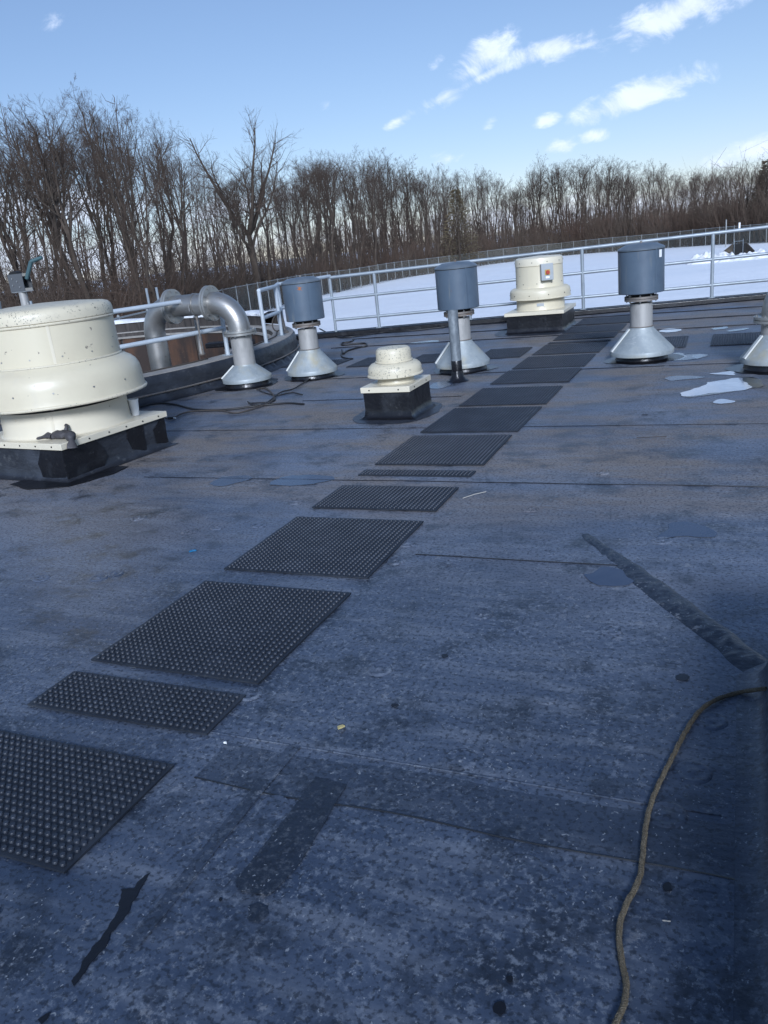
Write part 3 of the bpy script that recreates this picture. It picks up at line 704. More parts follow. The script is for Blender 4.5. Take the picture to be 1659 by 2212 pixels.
for s_ in (-.5, -.32, -.1, .1, .3, .5):
    MB().disc((.6155, s_, .30), (1, 0, 0), .007, .004, 8).build('screw', M_DARK, t)
    MB().disc((s_, -.6155, .30), (0, -1, 0), .007, .004, 8).build('screw', M_DARK, t)
# newer black patches lapped round the curb's near corner and its far end, with torn edges
def wall_patch(pts, axis, pos, sd):
    ol = rag(pts, .03, .010, sd); b = MB(); b.prism(ccw(ol), 0, .006)
    b.v = [(pos + z, x, y) for x, y, z in b.v] if axis == 'x' else [(x, pos - z, y) for x, y, z in b.v]
    if axis == 'y': b.f = [f[::-1] for f in b.f]
    b.build('corner_patch', M_EPDM, t, flat=True)
wall_patch([(-.60, .012), (-.22, .012), (-.16, .10), (-.19, .20), (-.25, .266), (-.60, .266)], 'x', .592, 1)
wall_patch([(.28, .02), (.594, .015), (.594, .266), (.32, .262), (.26, .14)], 'y', -.592, 2)
wall_patch([(.14, .08), (.30, .03), (.31, .264), (.12, .262), (.10, .20)], 'x', .592, 3)
wall_patch([(.44, .06), (.585, .02), (.585, .264), (.52, .25), (.43, .19)], 'x', .592, 4)
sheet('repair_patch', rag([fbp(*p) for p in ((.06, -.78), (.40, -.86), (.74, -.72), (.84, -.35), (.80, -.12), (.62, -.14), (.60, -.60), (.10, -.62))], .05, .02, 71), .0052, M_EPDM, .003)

# foam cup standing on the plate, glove lying over its corner
ct = MB(); ct.lathe([(.0005, 0), (.031, 0), (.034, .004), (.046, .142), (.050, .144), (.050, .153), (.046, .153), (.033, .010), (.0005, .010)], 32)
cpos = G(*S(742 / 2.183, 560 + 1044 / 2.183), .326)
cup = ct.build('foam_cup', M_FOAM, loc=cpos); tag(cup, "white foam cup standing on the large fan's base plate", 'cup')
def glove():
    gx, gy = fbp(.42, -.44)
    t = thing('work_glove', (gx, gy, .3255), "crumpled dark work glove draped over the large fan's plate corner", 'glove', rz=R_(-4))
    def fold(v, a=.012): return [(x + a * .5 * mnoise.noise(Vector((x * 30, y * 30, 5))), y, max(.003, z + a * mnoise.noise(Vector((x * 34, y * 26, z * 20))))) for x, y, z in v]
    b = MB(); P = bez([(-.10, 0, .022), (-.03, .012, .034), (.05, .01, .038), (.12, -.01, .026), (.17, -.03, .018)], 6)
    b.tube(P, [.030 + .014 * math.sin(math.pi * min(1, k / 16)) for k in range(len(P))], 14)
    b.v = fold([(x, y * 1.35, z * .85) for x, y, z in b.v], .018); b.build('palm', M_GLOVE, t, ang=80)
    for k, (y, L, up) in enumerate(((-.055, .11, .004), (-.022, .14, .014), (.014, .13, .020), (.046, .10, .012))):
        f = MB(); f.tube(bez([(-.07, y * .8, .026), (-.115, y, .028 + up), (-.10 - L * .6, y * 1.15, .02 + up * .5), (-.10 - L, y * 1.25, .012)], 4), [.017, .017, .016, .015, .015, .0145, .014, .0135, .013, .013, .012, .011, .008], 8)
        f.v = fold(f.v, .008); f.build('finger', M_GLOVE, t, ang=80)
    f = MB(); f.tube(bez([(.01, .03, .045), (.035, .045, .075), (.02, .065, .098), (-.005, .075, .088)], 4), [.016, .017, .017, .017, .016, .016, .015, .015, .014, .014, .013, .012, .009], 8); f.v = fold(f.v, .008); f.build('thumb', M_GLOVE, t, ang=80)
    f = MB(); P = bez([(.14, -.03, .030), (.185, -.06, .034), (.215, -.09, .012), (.218, -.10, -.05)], 5)
    f.tube(P, [.034 + .012 * math.sin(k * .5) for k in range(len(P))], 12); f.v = [(x, y + .010 * mnoise.noise(Vector((x * 40, y * 40, z * 30))), z + .008 * mnoise.noise(Vector((x * 50, z * 40, 2)))) for x, y, z in f.v]
    f.build('cuff', M_GLOVE, t, ang=80)
glove()

# --- the small fan in the middle
t = thing('exhaust_fan', (-3.04, 7.29, 0), 'small cream mushroom fan with lichen spots on a black square curb', 'exhaust fan')
b = MB(); skirt_foot(b, .235, .285, .262); b.build('curb', M_EPDM, t, ang=60)
cap_plate(t, .252, .302, .258, .312, M_CREAMW, 0)
MB().lathe([(.19, .3125), (.178, .33), (.176, .40)], 48).build('throat', M_CREAM, t)
MB().lathe([(.16, .385), (.255, .378), (.272, .380), (.272, .390), (.262, .400), (.262, .445), (.25, .475), (.225, .497), (.18, .508)], 64).build('shroud', M_LICHEN, t)
MB().lathe([(.182, .506), (.180, .516), (.172, .52), (.170, .60), (.163, .625), (.145, .640), (.0005, .652)], 64).build('lid', M_LICHEN, t)
b = MB(); b.tube([(.176 * math.cos(a), .176 * math.sin(a), .517) for a in np.linspace(0, 2*math.pi, 65)], .007, 8, False); b.build('lid_bead', M_LICHEN, t)
MB().lathe([(.1835, .499), (.1835, .5085), (.16, .5085)], 48).build('lid_gap', M_DARK, t)
bolts(t, 'screw', 8, .261, .44, .006, M_BOLT, .005, 10)
for s_ in (-.16, .14):
    MB().disc((s_, -.3025, .285), (0, -1, 0), .007, .004, 8).build('screw', M_DARK, t)
    MB().disc((.2525, s_ * 1.1, .285), (1, 0, 0), .007, .004, 8).build('screw', M_DARK, t)

# --- the tall fan by the far railing
FT = (-2.93, 13.38)
t = thing('exhaust_fan', (*FT, 0), 'tall cream mushroom fan with grey switch box by the far railing', 'exhaust fan')
b = MB(); skirt_foot(b, .44, .50, .285); b.build('curb', M_EPDM, t, ang=60)
cap_plate(t, .47, .53, .280, .332, M_CREAMW, 0)
MB().lathe([(.39, .3325), (.382, .35), (.380, .53)], 64).build('throat', M_CREAM, t)
MB().lathe([(.36, .51), (.475, .502), (.487, .505), (.487, .515), (.478, .525), (.478, .61), (.465, .645), (.435, .668), (.37, .678)], 80).build('shroud', M_CREAM, t)
MB().lathe([(.38, .672), (.374, .69), (.370, 1.01)], 80).build('drum', M_CREAM, t)
MB().lathe([(.375, 1.012), (.375, 1.085), (.365, 1.115), (.34, 1.13), (.0005, 1.15)], 80).build('lid', M_CREAMW, t)
b = MB(); b.tube([(.374 * math.cos(a), .374 * math.sin(a), 1.012) for a in np.linspace(0, 2*math.pi, 81)], .007, 8, False); b.build('lid_bead', M_CREAM, t)
bolts(t, 'screw', 10, .477, .57, .008, M_DARK, .006, 10); bolts(t, 'screw', 10, .372, .74, .007, M_DARK, .006, 24); bolts(t, 'screw', 10, .374, 1.06, .007, M_DARK, .006, 14)
a_ = R_(-62); d_ = Vector((math.cos(a_), math.sin(a_), 0))
sw = MB().box(-.09, .09, -.055, .055, -.11, .13).build('switch_box', M_GREYBOX, t, loc=(d_.x * .40, d_.y * .40, .90), bev=.006); sw.rotation_euler.z = a_ + math.pi / 2
sw['label'] = 'grey switch box with red knob on yellow plate'
MB().box(-.095, .095, -.065, -.0555, -.115, .135).build('cover', M_GREYBOX, sw, bev=.004)
MB().box(-.040, .040, -.069, -.0655, -.035, .045).build('face_plate', M_YELLOW, sw)
MB().disc((0, -.0695, .005), (0, -1, 0), .030, .022, 20).build('knob', M_RED, sw)
MB().box(-.03, .03, -.0675, -.0655, -.085, -.055).build('rating_label', M_WHITE, sw)
a2 = R_(-78); d2 = Vector((math.cos(a2), math.sin(a2), 0)); np_ = MB(); np_.box(-.055, .055, -.003, 0, -.022, .022)
o = np_.build('name_plate', M_GREYBOX, t); o.location = d2 * .384 + Vector((0, 0, .42)); o.rotation_euler.z = a2 + math.pi/2

# ================================================================== SILENCER VENTS
def cone_base(t, rb, h0=.062, h1=.355, rn=.128, seam_a=-150):
    MB().lathe([(.30, .0046), (.29, .02), (.285, .075)], 48).build('base_boot', M_EPDM, t)
    MB().lathe([(rb - .02, h0), (rb, h0), (rb + .002, h0 + .045), (rb - .002, h0 + .052), (rn + .012, h1 - .008), (rn + .008, h1 + .012), (rn, h1 + .014)], 64).build('cone', M_GALV, t)
    d = Vector((math.cos(R_(seam_a)), math.sin(R_(seam_a)), 0)); n = Vector((-d.y, d.x, 0)); b = MB(); i = 0
    A = d * (rb + .002) + Vector((0, 0, h0 + .053)); B_ = d * (rn + .014) + Vector((0, 0, h1 - .004)); up = Vector((d.x * .012, d.y * .012, .012))
    b.v = [tuple(A - n * .019), tuple(A + n * .019), tuple(B_ + n * .019), tuple(B_ - n * .019)] + [tuple(q + up) for q in (A - n * .019, A + n * .019, B_ + n * .019, B_ - n * .019)]
    b.f = [(0, 3, 2, 1), (4, 5, 6, 7), (0, 1, 5, 4), (1, 2, 6, 5), (2, 3, 7, 6), (3, 0, 4, 7)]; b.build('cone_seam', M_SEAMSTRIP, t)
    b = MB(); b.tube([((rn + .004) * math.cos(a), (rn + .004) * math.sin(a), h1 + .02) for a in np.linspace(0, 2*math.pi, 41)], .006, 6, False); b.build('clamp_band', M_FLANGE, t)
def flange_ring(t, c, axis, r, ri, th, mat, nb=8, ph=0.0, bolt=True, gap=.006):
    """a pair of bolted flange rings about an axis"""
    ax = Vector(axis).normalized(); u = ax.orthogonal().normalized(); w = ax.cross(u); c = Vector(c)
    for sgn in (-1, 1):
        b = MB(); seg = 48; prof = [(ri, 0), (r, 0), (r, th), (ri, th)]; i = 0
        for k in range(seg):
            a = 2*math.pi*k/seg; e = u * math.cos(a) + w * math.sin(a)
            for (rr, z) in prof: b.v.append(tuple(c + e * rr + ax * sgn * (gap / 2 + z)))
        for k in range(seg):
            for j in range(4):
                k2 = (k+1) % seg; j2 = (j+1) % 4; b.f.append((k*4 + j, k2*4 + j, k2*4 + j2, k*4 + j2))
        fl = b.build('flange', mat, t)
    if gap > .004:
        b = MB(); b.tube([c - ax * gap / 2, c + ax * gap / 2], r - .012, 40); b.build('gasket', M_FLANGE, t)
    if bolt:
        for k in range(nb):
            a = 2*math.pi*(k + ph)/nb; e = c + (u * math.cos(a) + w * math.sin(a)) * (r - .026)
            b = MB(); b.tube([e - ax * (th + .022), e + ax * (th + .022)], .0065, 6); b.tube([e + ax * (th + .003), e + ax * (th + .014)], .013, 6); b.tube([e - ax * (th + .014), e - ax * (th + .003)], .013, 6)
            b.build('bolt', M_BOLT, fl)
def silencer(x, y, label, rot, sc_=1.0, rb=.335, sticker=False, star=False):
    t = thing('silencer_vent', (x, y, 0), label, 'vent', 'silencer vents in a row', R_(rot))
    cone_base(t, rb, seam_a=-150 - rot)
    MB().lathe([(.126, .36), (.124, .64)], 40).build('pipe', M_PIPE, t)
    flange_ring(t, (0, 0, .692), (0, 0, 1), .186, .10, .022, M_FLANGE, 8, .3)
    MB().lathe([(.14, .70), (.15, .78)], 40).build('neck', M_DARK, t)
    R0 = .252
    MB().lathe([(.10, .755), (R0 - .006, .752), (R0, .758), (R0, 1.228), (R0 - .006, 1.236)], 72).build('drum', M_SIL, t)
    MB().lathe([(R0 + .004, 1.222), (R0 + .006, 1.238), (R0 - .01, 1.250), (.17, 1.284), (.0005, 1.296)], 72).build('cap', M_SILCAP, t)
    MB().lathe([(R0 + .0012, 1.214), (R0 + .0022, 1.218), (R0 + .0022, 1.2215), (R0 + .001, 1.2218)], 72).build('cap_joint', M_DARK, t)
    MB().disc((0, 0, 1.293), (0, 0, 1), .014, .022, 8).build('lifting_eye', M_FLANGE, t)
    MB().box(R0 - .001, R0 + .003, -.006, .006, .765, 1.22).build('drum_seam', M_SIL, t).rotation_euler.z = R_(-45 - rot)
    if sticker:
        o = MB().box(R0, R0 + .0025, -.05, .0, 1.13, 1.21).build('sticker', M_WHITE, t); o.rotation_euler.z = R_(-25 - rot)
    if star:
        o = bpy.data.objects.new('rust_mark', None)
        b = MB(); pts = []
        for k in range(12):
            r = (.036 if k % 2 == 0 else .014) * (1 + .3 * math.sin(k * 2.1)); an = math.pi * k / 6 + .3; pts.append((r * math.cos(an), r * math.sin(an)))
        aa = R_(-68)
        for (u, w) in pts:
            th = aa + u / R0; b.v.append((math.cos(th) * (R0 + .002), math.sin(th) * (R0 + .002), 1.16 + w))
        b.f.append(tuple(range(12))); b.build('rust_mark', mk('rust_paint', (.33, .12, .04), .8), t)
    return t
silencer(-5.20, 9.62, 'left grey silencer vent with star-shaped rust mark, beside the bent pipe', 0, star=True)
silencer(-3.12, 9.68, 'centre grey silencer vent behind the thin upright pipe', 25)
silencer(-1.02, 9.96, 'right grey silencer vent with white sticker near the right edge', -12, rb=.36, sticker=True)

def elbow_pts(c, r, d, a0, a1, n=12):
    """arc in the vertical plane of direction d; c = centre of the bend"""
    d = Vector(d); return [Vector(c) + d * (r * math.cos(R_(a))) + Vector((0, 0, r * math.sin(R_(a)))) for a in np.linspace(a0, a1, n)]
def bent_pipe(x, y, hz_, label, dx, run, first_h, down, sx=1.0, mat=M_STEEL):
    t = thing('bent_pipe', (x, y, 0), label, 'pipe')
    cone_base(t, .325, .066, .275 if first_h > .5 else .33, .132)
    RP = .142; RB = .345
    MB().lathe([(RP, .28), (RP - .002, first_h - .04)], 40).build('riser', M_PIPE, t)
    flange_ring(t, (0, 0, first_h), (0, 0, 1), .212, RP - .01, .026, M_FLANGE2, 8, .2, True, .008)
    z = first_h + .05
    D = Vector((dx, 0, 0))
    top = z + RB
    b = MB(); b.tube([Vector((0, 0, first_h + .02))] + elbow_pts(D * RB + Vector((0, 0, z)), RB, -D, 0, 90, 14), RP, 32); b.build('elbow', mat, t, ang=50)
    flange_ring(t, D * (RB + .03) + Vector((0, 0, top)), D, .226, RP - .01, .030, M_FLANGE2, 10, .1)
    b = MB(); b.tube([D * (RB + .0) + Vector((0, 0, top)), D * (RB + run) + Vector((0, 0, top))], RP - .004, 32); b.build('cross_pipe', mat, t, ang=50)
    if down:
        cl = D * (RB + run * .42) + Vector((0, 0, top)); b = MB(); b.tube([cl - D * .02, cl + D * .02], RP + .006, 32)
        b.tube([cl + Vector((0, -RP - .02, .02)), cl + Vector((0, -RP - .02, -.07))], .008, 6); b.build('clamp_band', M_STEEL, t)
        b = MB(); b.tube([cl + Vector((0, -.03, -RP)), cl + Vector((0, -.03, -RP - .5))], .012, 6); b.build('support_rod', M_FLANGE, t)
        flange_ring(t, D * (RB + run) + Vector((0, 0, top)), D, .226, RP - .01, .030, M_FLANGE2, 10, .4)
        e = elbow_pts(D * (RB + run + .03) + Vector((0, 0, z)), RB, D, 90, 0, 14)
        b = MB(); b.tube(e + [e[-1] + Vector((0, 0, -.03))], RP, 32); b.build('elbow', mat, t, ang=50)
        b = MB(); b.tube([e[-1] + Vector((0, 0, -.035)), e[-1] + Vector((0, 0, -2.2))], RP + .002, 32); b.build('down_pipe', mat, t, ang=50)
bent_pipe(-5.95, 9.18, 1.08, 'stainless pipe bending from the roof over into the round tank', -1, .64, .690, True)
bent_pipe(.36, 9.06, .98, 'bent pipe with galvanised cone base cut off by the right edge', 1, 1.6, .485, False)

# messy black sealant round the feet of the vents and curbs
for k, (x, y, r) in enumerate(((-5.20, 9.62, .40), (-3.12, 9.68, .40), (-1.02, 9.96, .43), (-5.95, 9.18, .42), (.36, 9.06, .42))):
    sheet('sealant_ring', rag([(x + r * (1 + .10 * math.sin(a * 3 + k)) * math.cos(a), y + r * (1 + .08 * math.cos(a * 2 + k)) * math.sin(a)) for a in np.linspace(0, 2 * math.pi, 15)[:-1]], .04, .03, 80 + k, True), .0042, M_TAR, .002)
for k, (x0, x1, y0, y1) in enumerate(((-3.38, -2.70, 6.90, 7.68), (-3.50, -2.36, 12.75, 14.0))):
    sheet('sealant_ring', rag([(x0, y0), (x1, y0), (x1, y1), (x0, y1)], .05, .03, 90 + k, True), .0042, M_PATCH, .0015)
# thin upright vent pipe in front of the centre silencer
gvp = G(*S(600 + 1255/2.304, 560 + 905/2.304))
t = thing('vent_pipe', (gvp.x, gvp.y, 0), 'thin grey upright vent pipe with black boot before the centre silencer', 'pipe')
MB().lathe([(.058, .02), (.058, .80), (.053, .80), (.053, .70), (.0005, .70)], 32).build('pipe', M_VENTPIPE, t)
MB().lathe([(.0585, .10), (.061, .12), (.061, .235), (.0585, .24)], 32).build('boot_sleeve', M_EPDM, t)
b = MB(); b.lathe([(.13, .0046), (.10, .02), (.075, .05), (.066, .10), (.0595, .125)], 32)
b.v = [(x * (1 + .12 * mnoise.noise(Vector((x * 30, y * 30, z * 20)))), y * (1 + .12 * mnoise.noise(Vector((x * 30, y * 30, z * 20 + 5)))), z) for x, y, z in b.v]
b.build('boot_skirt', M_EPDM, t, ang=70)

# ================================================================== ROUND TANK
t = thing('round_tank', (*TC, 0), 'open round concrete tank with rusty inner wall left of the roof', 'tank')
MB().lathe([(TR - .33, -4.0), (TR - .33, .30), (TR - .32, .315), (TR - .02, .315), (TR - .005, .30), (TR - .005, -4.0)], 160).build('wall', M_TANKDARK, t)
MB().lathe([(TR - .34, .316), (TR - .335, .335), (TR + .01, .335), (TR + .012, .316)], 160).build('coping', M_CONC, t)
MB().lathe([(TR - .34, -3.0), (.001, -3.0)], 80).build('water', M_PUDDLE, t)
def skirt_arc():
    prof = [(.215, .0046), (.17, .010), (.12, .03), (.085, .075), (.075, .10), (.055, .104), (.05, .13), (.045, .22), (.03, .31), (.012, .325)]
    v = []; f = []; A = np.linspace(-85, 60, 260)
    for a in A:
        for k, (e, z) in enumerate(prof):
            n_ = mnoise.noise(Vector((a * .55, k * .35, 2))) * (.045 if 0 < k < 4 else .010)
            n2 = mnoise.noise(Vector((a * 1.7, k * .6, 9))) * (.022 if 0 < k < 4 else .004)
            p = ring(TR + e + n_ + n2, a, z + (max(0, n2) * .6 if k < 5 else 0)); v.append((p.x - TC[0], p.y - TC[1], p.z))
    m = len(prof)
    for i in range(len(A) - 1):
        for j in range(m - 1): k = i*m + j; f.append((k, k + m, k + m + 1, k + 1))
    me = bpy.data.meshes.new('membrane_upstand'); me.from_pydata(v, [], f); me.materials.append(M_CURB); smooth(me, 50)
    link(bpy.data.objects.new('membrane_upstand', me), t)
    b = MB(); b.tube([ring(TR + .085, a, .108) - Vector((*TC, 0)) for a in np.linspace(-85, 60, 120)], .012, 6); b.build('termination_bar', M_FLANGE, t)
skirt_arc()
for k in range(15):                                   # rusted steel panels round the inner wall
    a0 = 20 + k * 12.2; MB().lathe([(TR - .352, -2.9), (TR - .372, -2.9), (TR - .372, .20), (TR - .352, .20)], 10, a0=a0, a1=a0 + 11.4).build('wall_panel', M_RUST, t)
MB().lathe([(TR - .40, .205), (TR - .40, .245), (TR - .345, .245)], 60, a0=15, a1=205).build('weir_ledge', M_CONC, t)
MB().lathe([(TR - .20, .336), (TR - .20, .52), (TR + .06, .52), (TR + .06, .336)], 80, a0=50, a1=230).build('far_upstand', M_TANKDARK, t)
b = MB(); b.lathe([(TR - .23, .518), (TR - .235, .56), (TR - .10, .60), (TR + .06, .58), (TR + .09, .518)], 110, a0=50, a1=230)
b.v = [(x, y, z + (.03 * mnoise.noise(Vector((x * 2.2, y * 2.2, 0))) if z > .53 else 0)) for x, y, z in b.v]
b.build('snow_cap', M_SNOWROUGH, t, ang=80)

# pipes and rails on the tank rim
p_ = G(*S(320 + 700/3.77, 680 + 780/3.77), .336)
t2 = thing('stand_pipe', (p_.x, p_.y, .336), 'thin pale upright pipe behind the railing post on the tank rim', 'pipe')
MB().lathe([(.034, -.0), (.034, .55), (.030, .55), (.030, .4), (.0004, .4)], 16).build('pipe', M_PIPE, t2)
MB().lathe([(.05, 0), (.05, .02), (.035, .02)], 16).build('foot', M_FLANGE, t2)
MB().lathe([(.039, .50), (.039, .53)], 16).build('collar', M_FLANGE, t2)

def rail_run(t, pts, z, rad=.030):
    b = MB(); P = [Vector((p[0], p[1], z if len(p) == 2 else p[2])) for p in pts]; b.tube(P, rad, 12); return b
RR = TR - .14
def rimrail(name, angs, zt, zm, label, ends=None, plates_=True):
    t = thing(name, (0, 0, 0), label, 'railing')
    P = [ring(RR, a) for a in angs]
    for p in P:
        b = MB(); b.tube([(p.x, p.y, .336), (p.x, p.y, zt)], .030, 12); o = b.build('post', M_RAIL_LIGHT, t)
        MB().box(p.x - .06, p.x + .06, p.y - .05, p.y + .05, .336, .346).build('foot_plate', M_RAIL, t)
    ext = [tuple(p)[:2] for p in P] + (ends or [])
    for z, nm in ((zt, 'top_rail'), (zm, 'mid_rail')):
        rail_run(t, ext, z).build(nm, M_RAIL_LIGHT, t)
    return t
rimrail('guard_railing', [-78, -54, -30, -4.5], 1.145, .715, 'pale two-bar railing on the tank rim behind the large fan')
rimrail('guard_railing', [9.5, 21.5, 33], 1.115, .712, 'pale two-bar railing on the tank rim behind the left silencer', ends=[(-7.05, 13.3), (-6.98, 14.05)])
# far side of the tank
t = thing('guard_railing', (0, 0, 0), 'pale posts of the railing on the far rim of the tank', 'railing')
for a in (94, 97, 128, 158):
    p = ring(TR - .05, a); MB().tube([(p.x, p.y, .55), (p.x, p.y, 1.2)], .026, 10).build('post', M_RAIL, t)
# long far railing
t = thing('guard_railing', (0, 0, 0), 'long grey three-bar railing along the far edge of the roof', 'railing')
posts = [(-6.16, 14.40), (-4.5, 14.72), (-2.53, 15.34), (-.42, 15.68), (1.75, 16.05), (3.9, 16.5), (6.2, 17.0)]
def par_post(x): return par_y(x) - .06
for (x, y) in posts:
    hgt = 1.10 + .012 * (x + 6)
    MB().tube([(x, par_post(x), .095), (x, par_post(x), hgt)], .030, 12).build('post', M_RAIL, t)
    MB().box(x - .05, x + .05, par_post(x) - .045, par_post(x) + .045, .1005, .112).build('foot_plate', M_RAIL, t)
for k, nm in enumerate(('top_rail', 'mid_rail', 'low_rail')):
    pts = []
    for x in [-6.98] + [p[0] for p in posts]:
        top = (1.10 + .012 * (x + 6)); z = (top, .71 + .006 * (x + 6), .315)[k]; pts.append((x, par_post(x), z))
    b = MB(); b.tube(pts, .031 if k == 0 else .027, 12); b.build(nm, M_RAIL, t)
MB().tube([(-6.98, par_post(-6.98), .08), (-6.98, par_post(-6.98), 1.10)], .026, 12).build('post', M_RAIL, t)

# davit hoist behind the large fan
dv = ring(TR - .12, -37.3)
t = thing('davit_hoist', (dv.x, dv.y, .336), 'grey hoist head on leaning posts behind the large fan', 'hoist'); t.scale = (.82, .82, .80)
q = ray(*S(60, 800)); hd = math.hypot(q[0], q[1])
MB().tube([(0, 0, 0), (0, 0, 1.46)], .055, 14).build('mast', M_PIPE, t)
MB().tube([(.075, -.02, .9), (.075, -.02, 1.30)], .012, 8).build('stay', M_BOLT, t)
MB().tube([(-.42, -.28, 0), (-.36, -.24, .7), (-.30, -.20, 1.36)], .05, 12).build('brace', M_RAIL, t)
b = MB(); b.tube([(-.30, -.20, 1.16), (0, 0, 1.20)], .045, 8); b.build('tie_plate', M_GREYBOX, t)
hx = MB(); hx.box(-.13, .13, -.075, -.066, 1.462, 1.70); hx.build('side_plate', M_HOIST, t); hx = MB(); hx.box(-.13, .13, .066, .075, 1.462, 1.70); hx.build('side_plate', M_HOIST, t)
MB().box(-.13, .13, -.065, .065, 1.452, 1.461).build('base_plate', M_GREYBOX, t)
MB().box(.118, .13, -.065, .065, 1.462, 1.50).build('spacer', M_STRAW, t); MB().box(.118, .13, -.065, .065, 1.66, 1.70).build('spacer', M_STRAW, t)
b = MB(); b.tube([(-.05, -.05, 1.63), (-.05, .05, 1.63)], .11, 24); b.build('sheave', M_DARK, t)
for (x, z) in ((-.06, 1.55), (.03, 1.60), (.06, 1.52), (-.05, 1.64)): MB().disc((x, -.0755, z), (0, -1, 0), .012, .012, 6).build('bolt', M_BOLT, t)
b = MB(); b.tube([(.13, .0, 1.62), (.24, .04, 1.84)], .028, 10); b.tube([(.24, .04, 1.84), (.40, .09, 1.88)], [.03, .024], 10); b.build('boom', M_TEAL, t)

# rusty valve handle with a loop of hose on the tank rim
v0 = G(*S(560 + 745/4.879, 680 + 740/4.879), .337)
t = thing('valve_handle', (v0.x, v0.y, .337), 'rusty valve handle with coiled hose on the tank rim', 'valve')
MB().tube([(0, 0, 0), (-.01, 0, .18), (-.05, .02, .40)], [.035, .028, .02], 8).build('lever', M_FLANGE, t)
MB().lathe([(.06, 0), (.06, .03), (.035, .05), (.03, .09)], 12).build('body', M_FLANGE, t)
b = MB(); b.tube([(-.12 + .10 * math.cos(a), .05 * math.sin(a), .17 + .13 * math.sin(a)) for a in np.linspace(0, 5.6, 24)], .012, 6); b.build('hose_loop', M_HOSE, t)

# ================================================================== CABLES, HOSES, ROPE
def cable(name, pix, rad, mat, label, cat, z=.012, per=8, frame=None, group=None):
    pts = []
    for i, p in enumerate(pix):
        g = G(*(S(p[0] / frame[2] + frame[0], p[1] / frame[2] + frame[1]) if frame else p)); pts.append((g.x, g.y, z + rad * .2))
    b = MB(); b.tube(bez(pts, per), rad, 7); return tag(b.build(name, mat, ang=80), label, cat, group)
Z1 = (0, 560, 1659/760)
cable('cable', [(770, 1002), (850, 985), (950, 990), (1050, 1015), (1150, 1022), (1260, 1018), (1400, 1000), (1560, 985), (1660, 990)], .011, M_CABLE, 'long black cable lying across the roof below the bent pipe', 'cable', frame=Z1)
cable('cable', [(890, 1062), (935, 1072), (990, 1045), (1060, 1030), (1200, 1025), (1290, 1040), (1420, 1005), (1495, 965), (1480, 925), (1440, 903), (1400, 910)], .009, M_HOSE, 'brown looped cable on the roof between large fan and bent pipe', 'cable', frame=Z1, z=.016)
cable('cable', [(1355, 980), (1385, 998), (1450, 990), (1530, 930), (1600, 910), (1650, 880), (1700, 850)], .009, M_CABLE, 'black cable leading to the foot of the left silencer', 'cable', frame=Z1, z=.02)
cable('cable', [(655, 668), (640, 682), (590, 690), (590, 702), (640, 698), (720, 692), (728, 708), (690, 715), (620, 735), (595, 752), (588, 732)], .014, M_CABLE, 'kinked black cable near the far roof edge left of centre', 'cable', frame=Z2)
cable('cable', [(590, 735), (585, 765), (610, 778), (650, 782)], .012, M_CABLE, 'short bent cable end behind the small mushroom fan', 'cable', frame=Z2)
cable('cable', [(460, 610), (520, 640), (600, 660), (760, 640), (830, 630), (980, 622), (1180, 600)], .014, M_CABLE, 'thin dark cable strung along the far roof edge', 'cable', frame=Z2, z=.02)
cable('cable', [(360, 990), (300, 978), (200, 992), (110, 962), (150, 950), (200, 1000), (180, 1030), (50, 1040)], .008, M_CABLE, 'thin curled black wire in front of the left silencer', 'cable', frame=Z2, z=.012)
for k, (a0, a1, rr) in enumerate(((-60, -8, TR - .27), (6, 30, TR - .25))):
    b = MB(); b.tube([ring(rr + .02 * math.sin(a * .4), a, .345) for a in np.linspace(a0, a1, 40)], .010, 6)
    tag(b.build('hose', M_HOSE), ('brown hose lying along the tank rim behind the large fan', 'brown hose lying along the tank rim behind the left silencer')[k], 'hose')
# braided rope snaking down the right side
def rope():
    pix = [(1655, 1487), (1600, 1495), (1550, 1510), (1512, 1535), (1482, 1578), (1455, 1630), (1420, 1700), (1402, 1750), (1393, 1800), (1388, 1850), (1380, 1900), (1350, 1960), (1337, 2010), (1342, 2070), (1352, 2120), (1350, 2160), (1335, 2200), (1320, 2240), (1310, 2300)]
    P = []
    for (x, y) in pix:
        zc = .012
        for _ in range(12):      # rest it on the sheet, which rises over the curb's fillet
            g = G(x, y, zc); zc = .011 + float(np.interp(g.x, [.035, .06, .09, .115, .132, .14, .145, .16], [0, .0015, .008, .026, .056, .10, .36, .40])) * (1 if g.y < 2.85 else 0)
        P.append((g.x, g.y, zc))
    c = bez(P, 16)
    # resample
    L = [0.0]
    for i in range(1, len(c)): L.append(L[-1] + (c[i] - c[i-1]).length)
    n = int(L[-1] / .004); s_ = np.linspace(0, L[-1], n); xs = np.array([tuple(p) for p in c])
    Q = np.stack([np.interp(s_, L, xs[:, k]) for k in range(3)], 1)
    T = np.gradient(Q, axis=0); T /= np.linalg.norm(T, axis=1)[:, None]
    side = np.cross(T, [0, 0, 1.0]); side /= np.linalg.norm(side, axis=1)[:, None]; up = np.cross(side, T)
    t = MB(); t.tube([tuple(p) for p in Q[::2]], .0054, 8); core = t.build('rope', M_ROPE, ang=80)
    tag(core, 'grey-brown braided rope snaking down the right side of the roof', 'rope')
    for sg in (1, -1):
        for k in range(5):
            ph = sg * s_ / .034 * 2 * math.pi + k * 2 * math.pi / 5
            rr = .0053 + .0011 * np.sin(ph * 2.5 + (0 if sg > 0 else math.pi))
            pts = Q + side * (np.cos(ph) * rr)[:, None] + up * (np.sin(ph) * rr)[:, None]
            b = MB(); b.tube([tuple(p) for p in pts], .0023, 4); b.build('strand', M_ROPE, core, ang=80)
rope()

